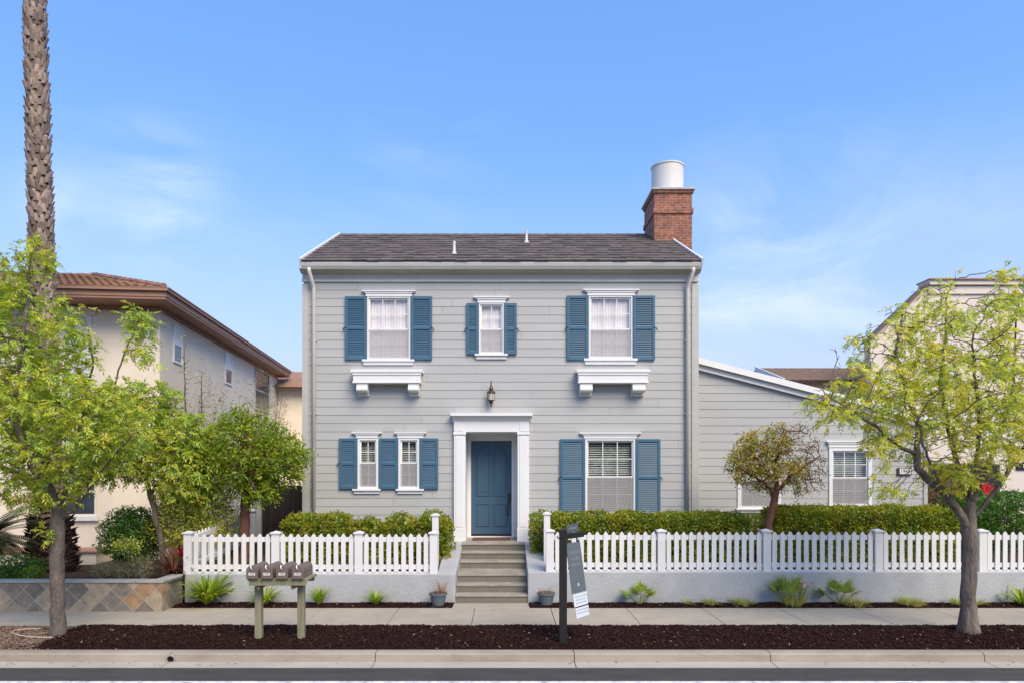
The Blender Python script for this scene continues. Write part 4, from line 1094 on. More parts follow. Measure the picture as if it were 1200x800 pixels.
# ================================================================== picket fences
def picket(m, x, y, z0, z1, w=.088, t=.02, tilt=0.0):
    u = x + tilt
    m.prism([(x - w / 2, z0), (x + w / 2, z0), (u + w / 2, z1 - .055), (u + w * .2, z1 - .012), (u, z1), (u - w * .2, z1 - .012), (u - w / 2, z1 - .055)], 'y', y - t / 2, y + t / 2)
def picket_side(m, y, x, z0, z1, w=.088, t=.02):
    m.prism([(y - w / 2, z0), (y + w / 2, z0), (y + w / 2, z1 - .055), (y + w * .2, z1 - .012), (y, z1), (y - w * .2, z1 - .012), (y - w / 2, z1 - .055)], 'x', x - t / 2, x + t / 2)
def fence_post(root, x, y, z0, z1, w=.150):
    m = MB(); m.box(x - w / 2, x + w / 2, y - w / 2, y + w / 2, z0, z1 - .05); po = m.build('post', 'fence', root, bevel=.004)
    m = MB(); m.box(x - w / 2 - .022, x + w / 2 + .022, y - w / 2 - .022, y + w / 2 + .022, z1 - .0495, z1 - .02)
    a = w / 2 + .012; m.add([(x - a, y - a, z1 - .0195), (x + a, y - a, z1 - .0195), (x + a, y + a, z1 - .0195), (x - a, y + a, z1 - .0195), (x, y, z1 + .012)], [(0, 1, 4), (1, 2, 4), (2, 3, 4), (3, 0, 4)])
    m.build('post_cap', 'fence', po)
FY = 13.44
def fence_run(root, posts, zb, rail_dz=0.0):
    for x in posts: fence_post(root, x, FY, zb, zb + .832)
    for a, b in zip(posts[:-1], posts[1:]):
        m = MB(); n = round((b - a - .15) / .152); sp = (b - a - .15) / n
        for i in range(n): picket(m, a + .075 + sp * (i + .5), FY - .03, zb + .032, zb + .785 + random.uniform(-.006, .006), .088 + random.uniform(-.002, .002), tilt=random.uniform(-.006, .006))
        m.build('picket_panel', 'fence', root)
        m = MB(); m.box(a + .075, b - .075, FY - .018, FY + .02, zb + .625, zb + .715); m.box(a + .075, b - .075, FY - .018, FY + .02, zb + .085, zb + .175)
        m.build('rail', 'fence', root)
        m = MB(); m.box(a + .075, b - .075, FY - .028, FY + .03, zb + .002, zb + .038); m.build('base_board', 'fence', root)
fl = thing('picket_fence', (-3.8, FY, .562), 'shorter white picket fence behind the row of mailboxes', 'fence', 'white picket fences on the retaining walls')
xsL = [PX(p, 13.38) for p in (219.7, 322.5, 420, 508)]
fence_run(fl, xsL, .562)
fr = thing('picket_fence', (6, FY, .602), 'longer white picket fence behind the black sign post', 'fence', 'white picket fences on the retaining walls')
xsR = [PX(p, 13.38) for p in (644.5, 775.3, 899, 1030, 1152, 1278, 1404)]
fence_run(fr, xsR, .602)
def fence_return(root, x, ys, zb0, zb1, ztop):
    (y0, y1) = ys; m = MB(); n = int((y1 - y0) / .152)
    for i in range(n):
        y = y0 + (y1 - y0) * (i + .5) / n; t = (y - y0) / (y1 - y0)
        picket_side(m, y, x, zb0 + (zb1 - zb0) * t + .03, zb0 + .785 + (ztop - zb0 - .785) * t)
    m.build('return_panel', 'fence', root)
    m = MB()
    for dz in (.10, .64):
        za, zb_ = zb0 + dz, zb0 + dz + (ztop - zb0 - .785)
        m.hexa([(x + .012, y0, za), (x + .05, y0, za), (x + .05, y1, zb_), (x + .012, y1, zb_), (x + .012, y0, za + .09), (x + .05, y0, za + .09), (x + .05, y1, zb_ + .09), (x + .012, y1, zb_ + .09)])
    m.build('rail', 'fence', root)
fence_post(fl, -1.455, 14.25, .55, 1.69, .13); fence_post(fr, .87, 14.25, .55, 1.72, .13)
fence_return(fl, xsL[0] - .02, (13.55, 16.7), .56, .76, 1.56)
fence_post(fl, xsL[0] - .0, 16.85, .70, 1.62, .13)

# ================================================================== side fences and gate
def board_fence(name, x0, x1, y, z0, z1, label, cat):
    root = thing(name, ((x0 + x1) / 2, y, z0), label, cat)
    m = MB(); x = x0
    while x < x1 - .01:
        w = min(.14, x1 - x); m.box(x + .003, x + w - .003, y - .012 + random.uniform(-.004, .004), y + .012, z0 - .1, z1 + random.uniform(-.012, .012)); x += .14
    m.build('board_panel', 'darkwood', root)
    m = MB(); m.box(x0, x1, y + .02, y + .06, z0 + .25, z0 + .34); m.box(x0, x1, y + .02, y + .06, z1 - .30, z1 - .21); m.build('rail', 'darkwood', root)
    return root
wf = board_fence('wooden_fence', -6.12, -4.78, 17.2, .75, 2.2, 'dark brown board fence between the grey house and the cream neighbour', 'fence')
m = MB(); m.box(-6.24, -6.12, 17.1, 17.24, .7, 2.25); m.build('post', 'trimgrey', wf)
board_fence('wooden_gate', 10.27, 12.6, 17.4, .78, 2.75, 'dark board gate in the gap beside the lean-to wing, behind the street tree', 'gate')

# ================================================================== cream neighbour (own axes, turned a little)
TH = math.atan2(80, 800)
nb = thing('neighbour_house', (-9.32, 18.4, .45), 'cream stucco house with wide brown eaves and clay tile hip roof', 'house', rotz=TH)
def lb(m, name, mat, parent=nb, **k): return m.build(name, mat, parent, local=True, **k)
ORG[nb.name] = Vector((0, 0, 0))
HH = 6.52
m = MB(); m.box(-12, 0, 0, 13.6, -.5, HH); m.box(-4, 3.0, 13.6, 18, -.5, HH - .55); lb(m, 'wall', 'cream')
m = MB(); m.box(-.10, .012, -.012, .10, -.5, HH - .002); lb(m, 'corner_band', 'cream')
m = MB()
m.box(-12.5, .5, -.9, 14.0, HH + .001, HH + .06)
lb(m, 'soffit', 'browntrim')
m = MB()
for (a, b, c, d) in ((-12.5, .52, -.92, -.80), (.40, .52, -.80, 14.0)): m.box(a, b, c, d, HH + .061, HH + .20)
for (a, b, c, d) in ((-12.5, .58, -1.0, -.90), (.48, .58, -.90, 14.05)): m.box(a, b, c, d, HH + .20, HH + .27)
m.prism([(-12.5, HH - .12), (-12.5, HH), (.012, HH), (.012, HH - .12)], 'y', -.05, -.002)
m.box(.002, .05, -.05, 13.6, HH - .12, HH)
lb(m, 'fascia', 'browntrim')
# hip roof in rows of tiles
m = MB(); e0, zE, sp = .56, HH + .25, .345
t = 0.0; row = .36
while t < 3.3:
    t2 = min(t + row, 3.3); zl, zh = zE + t * sp + .05, zE + t2 * sp
    xr, xr2, yf_, yf2 = e0 - t, e0 - t2, -1.0 + t, -1.0 + t2
    xx = -12.5
    while xx < xr:
        xe = min(xx + .2, xr); xe2 = min(xe, xr2) if xe >= xr2 else xe; xm = (xx + xe) / 2
        if xe <= xr2: m.add([(xx, yf_, zl), (xm, yf_ - .01, zl + .018), (xe, yf_, zl), (xe, yf2, zh), (xm, yf2, zh + .015), (xx, yf2, zh)], [(0, 1, 4, 5), (1, 2, 3, 4)])
        else: m.add([(xx, yf_, zl), (xe, yf_, zl), (max(xr2, min(xx, xr2)), yf2, zh), (min(xx, xr2), yf2, zh)], [(0, 1, 2, 3)])
        xx = xe + .0005
    m.add([(-12.5, yf_, zl - .05), (xr, yf_, zl - .05), (xr, yf_, zl), (-12.5, yf_, zl)], [(0, 1, 2, 3)])
    m.add([(xr, yf_, zl), (xr, 14.1 - t, zl), (xr2, 14.1 - t2, zh), (xr2, yf2, zh)], [(0, 1, 2, 3)])
    m.add([(xr, yf_, zl - .05), (xr, 14.1 - t, zl - .05), (xr, 14.1 - t, zl), (xr, yf_, zl)], [(0, 1, 2, 3)])
    t += row
m.add([(-12.5, 2.3, zE + 3.3 * sp - .01), (e0 - 3.3, 2.3, zE + 3.3 * sp - .01), (e0 - 3.3, 10.8, zE + 3.3 * sp - .01), (-12.5, 10.8, zE + 3.3 * sp - .01)], [(0, 1, 2, 3)])
m.add([(e0, 14.1, zE), (-12.5, 14.1, zE), (-12.5, 10.8, zE + 3.3 * sp), (e0 - 3.3, 10.8, zE + 3.3 * sp)], [(0, 1, 2, 3)])
nroof = lb(m, 'roof', 'clay')
m = MB(); k = 0
while k < 14:
    t = .1 + k * .235; m.tube([(e0 - t, -1.0 + t, zE + t * sp + .05), (e0 - t - .25, -1.0 + t + .25, zE + (t + .25) * sp + .045)], [.085, .07], 8); k += 1
x = e0 - 3.3
while x > -12.5: m.tube([(x, 2.3, zE + 3.3 * sp + .03), (x - .34, 2.3, zE + 3.3 * sp + .02)], [.07, .06], 8); x -= .33
lb(m, 'ridge_tiles', 'clay', nroof)
m = MB(); m.prism([(13.0, HH - .55), (18.3, HH - .55), (15.6, HH + .5)], 'x', -1, 3.35); lb(m, 'rear_roof', 'clay')
m = MB()
m.box(.515, .60, -.95, 14.05, HH + .272, HH + .30); lb(m, 'eave_gutter', 'browntrim')
def nwin(face, a0, a1, z0, z1, frame='white', mat='darkglass', shade=0.5):
    m = MB(); f = .06
    def bx(p0, p1, q0, q1, d0, d1):
        if face == 'front': m.box(p0, p1, -d1, -d0, q0, q1)
        else: m.box(d0, d1, p0, p1, q0, q1)
    bx(a0, a0 + f, z0, z1, .001, .035); bx(a1 - f, a1, z0, z1, .001, .035); bx(a0 + f, a1 - f, z0, z0 + f, .001, .035); bx(a0 + f, a1 - f, z1 - f, z1, .001, .035)
    zm = z0 + (z1 - z0) * .47; bx(a0 + f, a1 - f, zm, zm + .05, .001, .03)
    w = lb(m, 'window', frame)
    m = MB(); bx(a0 + f, a1 - f, z0 + f, zm, .003, .01); bx(a0 + f, a1 - f, zm + .05, z1 - f, .003, .01); lb(m, 'pane', mat, w)
    if shade:
        m = MB(); bx(a0 + f, a1 - f, zm + .05, z1 - f, .0102, .014); lb(m, 'roller_shade', 'blind', w)
# positions along the two faces found from the photo
def side_y(px):   # local y along the side face for a photo column
    d = (math.sin(TH), math.cos(TH)); k = (px - VX) / F
    return (k * 18.4 + 9.32) / (-d[0] - k * d[1])
def side_z(py, ly): return (CH + (VY - py) / F * (18.4 + math.cos(TH) * ly)) - .45
def front_x(px):
    k = (px - VX) / F; return (k * 18.4 + 9.32) / (math.cos(TH) - k * math.sin(TH))
for (p0, p1, q0, q1) in ((202.5, 212.5, 380, 428), (263.3, 271.5, 411.5, 452.5)):
    y0, y1 = side_y(p0), side_y(p1); ym = (y0 + y1) / 2
    nwin('side', y0, y1, side_z(q1 - 2, ym), side_z(q0 + 2, ym))
y0, y1 = side_y(298.5), side_y(315); nwin('side', y0, y1, side_z(482, (y0 + y1) / 2), side_z(434, (y0 + y1) / 2), 'trimgrey', shade=0)
x0, x1 = front_x(76), front_x(108)
def fzz(py): return CH + (VY - py) / F * 18.3 - .45
nwin('front', x0, x1, fzz(441), fzz(370), 'white', 'blind', 0)
m = MB(); m.box(x0 - .1, x1 + .1, -.06, -.002, fzz(371), fzz(362)); lb(m, 'window_surround', 'cream')
x0, x1 = front_x(74), front_x(114); nwin('front', x0, x1, fzz(604), fzz(545), 'cream', shade=0)
m = MB(); m.box(x0 - .1, x1 + .06, -.10, -.036, fzz(609), fzz(604)); lb(m, 'window_sill', 'white')
x0, x1 = front_x(-60), front_x(-5); nwin('front', x0, x1, fzz(441), fzz(370), 'white', 'blind', 0)
m = MB(); m.box(-12, -1.2, -.9, -.002, -.5, .05); lb(m, 'porch_step', 'cream'); m = MB(); m.box(-12, -1.15, -.95, -.003, .051, .085); lb(m, 'porch_cap', 'browntrim')

# ================================================================== pale neighbour beyond the wing
NY = 21.0
pn = thing('neighbour_house', (14, NY, .7), 'pale pink stucco house with a clipped gable, half hidden by the kerbside tree', 'house')
g0, gk, gt = PX(1020, NY), PX(1087, NY), PZ(335, NY); ge = PZ(398, NY)
m = MB(); m.prism([(g0, .3), (24, .3), (24, gt), (gk, gt), (g0, ge)], 'y', NY, NY + .35); m.box(16.6, 24, NY + .351, NY + 9, .3, gt - .1); m.build('wall', 'cream_light', pn)
m = MB()
m.prism([(gk, gt + .002), (24, gt + .002), (24, gt + .14), (gk - .04, gt + .14)], 'y', NY - .14, NY + .45)
m.prism([(gk, gt - .26), (24, gt - .26), (24, gt - .02), (gk, gt - .02)], 'y', NY - .06, NY - .002)
m.build('parapet_cornice', 'cream_light', pn)
m = MB()
dx, dz = gk - g0, gt - ge; ll = math.hypot(dx, dz); nxn, nzn = -dz / ll, dx / ll
a = (g0 - dx * .05, ge - dz * .05); b = (gk, gt)
m.prism([(a[0], a[1]), (b[0], b[1] + .002), (b[0] + nxn * .04, b[1] + nzn * .04), (a[0] + nxn * .04, a[1] + nzn * .04)], 'y', NY - .10, NY + .40)
pr = m.build('roof', 'brownroof', pn)
m = MB(); m.prism([(gk - .05, gt + .141), (24, gt + .141), (24, gt + .18), (gk - .05, gt + .18)], 'y', NY - .2, NY + .5); m.build('roof_edge', 'browntrim', pr)
# number plate on that house
q0, q1 = PX(1191.5, NY - .04), PX(1204, NY - .04)
np_ = thing('house_number_sign', ((q0 + q1) / 2, NY - .02, PZ(550, NY)), 'black number plate on the pale pink stucco wall, cut by the picture edge', 'number sign')
m = MB(); m.box(q0, q1, NY - .05, NY - .002, PZ(550, NY), PZ(541, NY)); m.build('sign_plate', 'black', np_, bevel=.005)
text('numerals', '1', .17, (PX(1197.8, NY), NY - .054, PZ(545.6, NY)), 'labelwhite', np_)

# low brown roof behind the wing
bh = thing('garage', (13, 22, .8), 'low building behind the wing with a brown shingle roof and white rake', 'building')
ey, ry = 22.4, 24.9; ex = PX(919, ey); ez, rz = PZ(445, ey), PZ(431.3, ry)
m = MB(); m.prism([(ey + .25, .5), (ry * 2 - ey - .25, .5), (ry * 2 - ey - .25, ez - .05), (ry, rz - .12), (ey + .25, ez - .05)], 'x', ex + .15, 20); m.build('wall', 'cream', bh)
m = MB(); n = 7
for i in range(n):
    y0_, y1_ = ey + (ry - ey) * i / n, ey + (ry - ey) * (i + 1) / n; z0_, z1_ = ez + (rz - ez) * i / n, ez + (rz - ez) * (i + 1) / n
    x = ex
    while x < 20:
        w = random.uniform(.2, .34); m.hexa([(x, y0_ - .02, z0_ - .02), (x + w - .008, y0_ - .02, z0_ - .02), (x + w - .008, y1_, z1_ - .02), (x, y1_, z1_ - .02), (x, y0_ - .02, z0_ + .035), (x + w - .008, y0_ - .02, z0_ + .035), (x + w - .008, y1_, z1_ + .015), (x, y1_, z1_ + .015)]); x += w
m.add([(ex, ry, rz), (20, ry, rz), (20, ry * 2 - ey, ez), (ex, ry * 2 - ey, ez)], [(0, 1, 2, 3)])
br_ = m.build('roof', 'brownroof', bh)
m = MB(); m.prism([(ey - .05, ez - .12), (ry, rz - .10), (ry, rz + .07), (ey - .05, ez + .06)], 'x', ex - .05, ex - .002); m.build('rake_board', 'white', br_)
m = MB(); m.prism([(ey - .13, ez - .11), (ey - .02, ez - .11), (ey - .02, ez - .01), (ey - .14, ez - .01)], 'x', ex, 20); m.build('roof_gutter', 'bronze', br_)

# ================================================================== mailboxes
BY0, BY1 = 10.1, 10.58
stand = thing('mailbox_stand', (PX(328, 10.35), 10.35, 0), 'greenish timber stand of two posts and a plank carrying the mailboxes', 'mailbox stand')
sxL, sxR = PX(303.3, 10.4), PX(353, 10.4)
ztop = PZ(677.5, 10.12)
for xx in (sxL, sxR):
    m = MB(); m.box(xx - .05, xx + .05, 10.36, 10.46, -.05, ztop - .10); m.build('post', 'greenwood', stand, bevel=.006)
m = MB(); m.box(PX(289, 10.1), PX(358.5, 10.1) + .02, 10.13, 10.62, ztop - .035, ztop); m.build('plank', 'greenwood', stand, bevel=.005)
m = MB(); m.box(PX(291, 10.12), PX(358, 10.12), 10.135, 10.175, ztop - .105, ztop - .036); m.box(PX(291, 10.12), PX(358, 10.12), 10.57, 10.61, ztop - .105, ztop - .036); m.build('apron_board', 'greenwood', stand, bevel=.004)
for xx, s in ((sxL, 1), (sxR, -1)):
    m = MB(); m.box(min(xx + s * .052, xx + s * .09), max(xx + s * .052, xx + s * .09), 10.18, 10.56, ztop - .17, ztop - .036); m.build('cross_brace', 'greenwood', stand, bevel=.004)
mbx = [(295.6, 'first from the steps-far end', '1949'), (313, '', '1947'), (330.6, '', '1945'), (349, '', '1943')]
mlab = ['brown metal mailbox at the far end of the plank from the front steps', 'brown metal mailbox second from the slate planter end of the plank',
        'brown metal mailbox third from the slate planter end of the plank', 'brown metal mailbox nearest the front steps, flag side open to view']
def arch(hw, zs, r, n=10):
    return [(-hw, 0), (hw, 0)] + [(hw * math.cos(t), zs + r * math.sin(t)) for t in np.linspace(0, math.pi, n)]
protoparts = None
for i, (px_, _, num) in enumerate(mbx):
    xx = PX(px_, BY0)
    b = thing('mailbox', (xx, BY0, ztop), mlab[i], 'mailbox', 'mailboxes in a row on the timber stand')
    if protoparts is None:
        m = MB(); m.prism([(xx + u, ztop + .001 + v) for u, v in arch(.080, .115, .080)], 'y', BY0, BY1); m.prism([(xx + u * 1.05, ztop + .001 + v * 1.02) for u, v in arch(.080, .115, .080)], 'y', BY1 - .02, BY1 + .004); bd = m.build('box_body', 'mailbox', b)
        m = MB(); m.prism([(xx + u * 1.07, ztop + .002 + v * 1.03) for u, v in arch(.080, .115, .080)], 'y', BY0 - .018, BY0 + .02); dr = m.build('box_door', 'mailbox', b, bevel=.004)
        m = MB(); m.tube([(xx + .012, BY0 - .03, ztop + .135), (xx - .008, BY0 - .035, ztop + .16), (xx - .012, BY0 - .02, ztop + .20), (xx - .004, BY0 + .02, ztop + .205)], [.005, .008, .009, .006], 6); la = m.build('latch', 'silver', dr)
        m = MB(); m.box(xx - .048, xx + .048, BY0 - .021, BY0 - .0182, ztop + .055, ztop + .092); pt = m.build('number_plate', 'labelwhite', dr)
        m = MB(); m.box(xx + .083, xx + .088, BY0 + .10, BY0 + .13, ztop + .06, ztop + .105); m.box(xx + .083, xx + .088, BY0 + .10, BY0 + .27, ztop + .105, ztop + .125); fg = m.build('flag', 'mailbox', b)
        protoparts = (b, bd, dr, la, pt, fg)
        door_i = dr
    else:
        _, bd0, dr0, la0, pt0, fg0 = protoparts
        for src in (bd0, fg0):
            c = src.copy(); COL.objects.link(c); c.parent = b; ORG[c.name] = Vector((xx, BY0, ztop))
        door_i = dr0.copy(); COL.objects.link(door_i); door_i.parent = b; ORG[door_i.name] = Vector((xx, BY0, ztop))
        for src in (la0, pt0):
            c = src.copy(); COL.objects.link(c); c.parent = door_i
    text('numerals', num, .036, (xx, BY0 - .0225, ztop + .0735), 'ink', door_i, extrude=.0005)

# ================================================================== sign post
sx_, sy_ = PX(659.8, 10.15), 10.15
post = thing('sign_post', (sx_, sy_, 0), 'black square timber post with a short arm standing in the bark mulch', 'post')
m = MB(); m.box(sx_ - .055, sx_ + .055, sy_ - .055, sy_ + .055, -.05, PZ(620, 10.1)); m.build('post_shaft', 'black', post, bevel=.005)
ad = Vector((.40, .50, 0)).normalized(); nd = Vector((ad.y, -ad.x, 0))
arm0 = Vector((sx_, sy_, PZ(628.5, 10.2)))
def obox(m, o, a, b, c, la, lb_, lc):
    """box from corner o along the three vectors a, b, c"""
    A, B, Cc = a * la, b * lb_, c * lc
    return m.hexa([o, o + A, o + A + B, o + B, o + Cc, o + A + Cc, o + A + B + Cc, o + B + Cc])
UPV = Vector((0, 0, 1))
m = MB(); obox(m, arm0 - ad * .04 - nd * .045 - UPV * .03, ad, nd, UPV, .56, .09, .075)
arm = m.build('post_arm', 'black', post, bevel=.004)
m = MB(); m.tube([arm0 + Vector((-.02, -.06, .02)), arm0 + Vector((-.08, -.07, -.01)), arm0 + Vector((-.09, -.06, .02))], .012, 6); m.build('hook', 'blackmetal', post)
sg = thing('hanging_sign', arm0 + ad * .26 - UPV * 1.2, 'long grey sale sign with two pale panels hung aslant from the black post', 'sign')
down = (-UPV + nd * .12 + ad * .05).normalized(); pn_ = ad.cross(down).normalized()
if pn_.y > 0: pn_ = -pn_
top = arm0 - UPV * .055
def plate(name, d0, d1, mat, a0=.055, a1=.445, parent=sg, t=.008, off=0.0):
    m = MB(); o = top + ad * a0 + down * d0 + pn_ * off
    obox(m, o, ad, down, pn_, a1 - a0, d1 - d0, t); return m.build(name, mat, parent)
main = plate('sign_panel', .045, .80, 'signface')
r1 = plate('rider_panel', .815, 1.00, 'signpale', .07, .45); r2 = plate('rider_panel', 1.02, 1.17, 'signpale', .09, .45)
for a in (.10, .36): plate('strap', -.02, .05, 'blackmetal', a, a + .03, off=-.003)
rg = random.Random(3)
for (c, dep, hgt) in ((.17, .10, .045), (.27, .075, .035), (.36, .085, .035)):   # soft rows of lettering
    x = .25 - dep * 1.4; m = MB()
    while x < .25 + dep * 1.4:
        w = rg.uniform(.012, .022); o = top + ad * x + down * c + pn_ * .0085; obox(m, o, ad, down, pn_, w, hgt, .001); x += w + .010
    m.build('lettering', 'signink', main)
m = MB(); o = top + ad * .25 + down * .68 + pn_ * .0085
m.add([o + ad * (.028 * math.cos(t)) + down * (.028 * math.sin(t)) for t in np.linspace(0, 2 * math.pi, 14)[:-1]], [tuple(range(13))]); m.build('emblem', 'signblue', main)
for rr, (c0, c1) in ((r1, (.845, .98)), (r2, (1.045, 1.15))):
    m = MB(); c = c0
    while c < c1 - .02:
        x = .12
        while x < .40:
            w = rg.uniform(.02, .05); obox(m, top + ad * x + down * c + pn_ * .0085, ad, down, pn_, w, .022, .001); x += w + .014
        c += .048
    m.build('lettering', 'signblue', rr)
m = MB(); obox(m, arm0 + ad * .07 + UPV * .055 - nd * .005, ad, (UPV + nd * .15).normalized(), nd, .32, .13, .008); ts = m.build('top_rider', 'signface', post)
m = MB(); obox(m, arm0 + ad * .12 + UPV * .10 - nd * -.010 + nd * .002, ad, (UPV + nd * .15).normalized(), nd, .22, .04, .004); m.build('lettering', 'signink', ts)

# ================================================================== drain, hose
m = MB(); n = 20; dcx, dcz = PX(200.5, 9.665), -.075
vo = [(dcx + .062 * math.cos(t), 9.640, dcz + .058 * math.sin(t)) for t in np.linspace(0, 2 * math.pi, n + 1)[:-1]]; vi = [(dcx + .050 * math.cos(t), 9.640, dcz + .046 * math.sin(t)) for t in np.linspace(0, 2 * math.pi, n + 1)[:-1]]
vb = [(p[0], 9.668, p[2]) for p in vo]; vd = [(p[0], 9.655, p[2]) for p in vi]
m.add(vo + vi + vb + vd, [(i, (i + 1) % n, n + (i + 1) % n, n + i) for i in range(n)] + [(2 * n + i, 2 * n + (i + 1) % n, (i + 1) % n, i) for i in range(n)] + [(n + i, n + (i + 1) % n, 3 * n + (i + 1) % n, 3 * n + i) for i in range(n)])
dr = thing('drain_pipe', (dcx, 9.66, -.12), 'round dark drain outlet in the kerb face at a joint', 'drain')
m.build('pipe_rim', 'kerb', dr)
m = MB(); m.add(vd, [tuple(range(n))]); m.build('pipe_mouth', 'void', dr)
m = MB()
pts = [(PX(p, y), y, .028) for p, y in ((80, 10.55), (52, 10.48), (35, 10.52), (22, 10.62), (14, 10.78), (16, 10.92), (25, 11.02), (48, 11.08))]
m.tube(pts, .011, 6); tag(m.build('hose', 'hose', origin=pts[0], smooth=True), 'thin pale irrigation hose curved across the gravel by the tree trunk', 'hose')

# ================================================================== pots
def flower_pot(x, y, label, dry):
    root = thing('flower_pot', (x, y, .02), label, 'flower pot', 'grey pots either side of the steps')
    m = MB(); m.lathe([(.115, 0), (.155, .19), (.175, .195), (.175, .235), (.15, .235), (.145, .19), (.02, .185)], (x, y, .02), 20); m.build('pot', 'potgrey', root)
    m = MB(); m.lathe([(.143, .19), (.05, .205)], (x, y, .02), 12); m.build('potting_soil', 'soil', root)
    m = MB()
    blades(m, (x, y, .21), 60, .22, .008, 1.0, .3, r0=.1)
    if dry: blades(m, (x + .06, y, .21), 60, .36, .006, .45, .15, r0=.06)
    m.build('dry_plant', 'blade_dry', root)
flower_pot(PX(513.5, 13.05), 13.05, 'blue grey plastic pot with a tall dried brown plant, beside the steps', True)
flower_pot(PX(640, 13.08), 13.08, 'blue grey plastic pot with short dried stems, behind the black sign post', False)

# ================================================================== border plants by the pavement
BY = 13.08
def bp(px): return (PX(px, BY), BY, .02)
G = 'young plants in the bark bed along the wall'
strap_plant('strap_leaf_plant', bp(243), 230, .78, .034, 'large bright green strap leaf clump beside the slate planter', 'blade', 'plant', G, .85, .45)
strap_plant('strap_leaf_plant', bp(311), 90, .55, .030, 'green strap leaf clump behind the mailbox posts', 'blade', 'plant', G, 1.0, .5)
strap_plant('strap_leaf_plant', bp(374), 70, .45, .026, 'upright green tuft with brown base just right of the mailbox stand', 'blade', 'plant', G, .6, .3)
strap_plant('strap_leaf_plant', bp(441), 70, .40, .028, 'small pale green tuft between the mailboxes and the pot of dried stalks', 'blade', 'plant', G, .85, .45)
strap_plant('strap_leaf_plant', bp(1198), 60, .48, .03, 'bright strap leaf clump at the picture edge past the kerbside tree', 'blade', 'plant', G, 1.0, .5)
def fan_palm(px, n, L, label, up=0.4, w=.03):
    c = bp(px); root = thing('fan_palm_seedling', c, label, 'palm seedling', G)
    m = MB(); ms = MB()
    for k in range(n):
        a = k * 2.4 + .5; e = random.uniform(.35, 1.15)
        d = Vector((math.cos(a) * math.sin(e), math.sin(a) * math.sin(e) * .7, math.cos(e))).normalized()
        hub = Vector(c) + d * L * random.uniform(.55, .8) + Vector((0, 0, .02))
        ms.tube([Vector(c), hub], [.009, .006], 5)
        fan(m, hub, d + Vector((0, 0, .15)), 13, L * .75, w, 2.6, .15)
    m.build('frond', 'frond_green', root); ms.build('stem', 'frond_green', root)
    return root
fan_palm(750, 8, .34, 'small fan palm seedling alone in the bark bed right of the sign')
f2 = fan_palm(922, 10, .47, 'tall fan palm seedling with grass and pink flowers at its foot')
m = MB(); blades(m, (PX(928, BY), BY - .05, .02), 160, .34, .010, .8, .5, r0=.22); m.build('grass_tuft', 'blade_yel', f2)
m = MB(); ms = MB()
for k in range(26):
    x = PX(random.uniform(935, 955), BY); z = random.uniform(.34, .52); y = BY - random.uniform(0, .12)
    for q in range(6):
        a = q * 1.05; mb2 = m.strip([(x, y, z), (x + .02 * math.cos(a), y - .012, z + .02 * math.sin(a))], [.008, .012], (-math.sin(a), 0, math.cos(a)))
    ms.tube([(PX(936, BY), BY, .05), (x, y, z)], .003, 4)
m.build('flower', 'petal_pink', f2); ms.build('flower_stalks', 'blade', f2)
f3 = fan_palm(983, 8, .42, 'low spreading fan palm seedling with yellow grass at its foot')
m = MB(); blades(m, (PX(1000, BY), BY - .08, .02), 150, .26, .010, .9, .5, r0=.24); m.build('grass_tuft', 'blade_yel', f3)
for px_, r_, n_, lab in ((832, .12, 60, 'small yellow grass tuft, nearer the lone palm seedling'), (869, .2, 100, 'wide yellow grass tuft below the small tree with bare twigs'), (1067, .24, 130, 'yellow green grass tuft left of the kerbside tree'), (1124, .16, 90, 'grass tuft half hidden by the kerbside trunk'), (1146, .10, 60, 'grass tuft peeking out right of the kerbside trunk'), (805, .06, 26, 'sparse weed tuft nearest the lone palm seedling')):
    m = MB(); blades(m, bp(px_), int(n_ * 2.0), .22, .010, 1.0, .5, r0=r_); tag(m.build('grass_tuft', 'blade_yel', origin=bp(px_)), lab, 'grass tuft', G)

# ================================================================== hedges and shrubs
hg = 'clipped shrubs below the left windows'
for a, b, zt, n, lab in ((333, 408, 1.68, 4400, 'clipped green shrub nearest the dark board fence'), (411, 447, 1.55, 2200, 'lower clipped shrub between two bushier ones under the pair of windows'), (449, 487, 1.61, 2500, 'clipped shrub under the right window of the narrow pair'), (489, 527, 1.66, 2600, 'clipped shrub beside the door pilaster and tall white post')):
    hedge('clipped_shrub', PX(a, 14.7), PX(b, 14.7), 14.5, 15.3, .55, zt, lab, int(n * 1.3), L=.058, W=.034, cat='shrub', group=hg, wob=.13, rounded=.22)
hedge('hedge', PX(641, 14.6), PX(876, 14.6), 14.45, 15.2, .55, 1.665, 'long clipped hedge under the large lower window', 22000, L=.058, W=.034, wob=.075)
hedge('hedge_end', PX(622, 14.5), PX(650, 14.5), 14.75, 15.5, .62, 1.68, 'rounded hedge end spilling over beside the front door', 2200, wob=.08)
hedge('hedge', PX(862, 14.95), PX(925, 14.95), 14.75, 15.4, .6, 1.62, 'duller low hedge behind the small red barked tree', 4500, leaf='leaf_olive')
hedge('hedge', PX(905, 14.6), PX(1117, 14.6), 14.4, 15.2, .55, 1.80, 'tall dense hedge under the wing window', 24000, L=.058, W=.034, wob=.075)
hedge('hedge', PX(1122, 15.8), PX(1290, 15.8), 15.4, 16.6, .65, 2.05, 'dark loose hedge in front of the pale pink house', 8000, leaf='leaf_dark', L=.06, W=.03, wob=.14)
fb = bush('flowering_shrub', (PX(1165, 16.2), 16.2, 1.55), (.85, .5, .75), 'dark shrub with red flowers behind the trunk of the kerbside tree', 2600, 'leaf_dark', .06, .03, z0=.65)
m = MB()
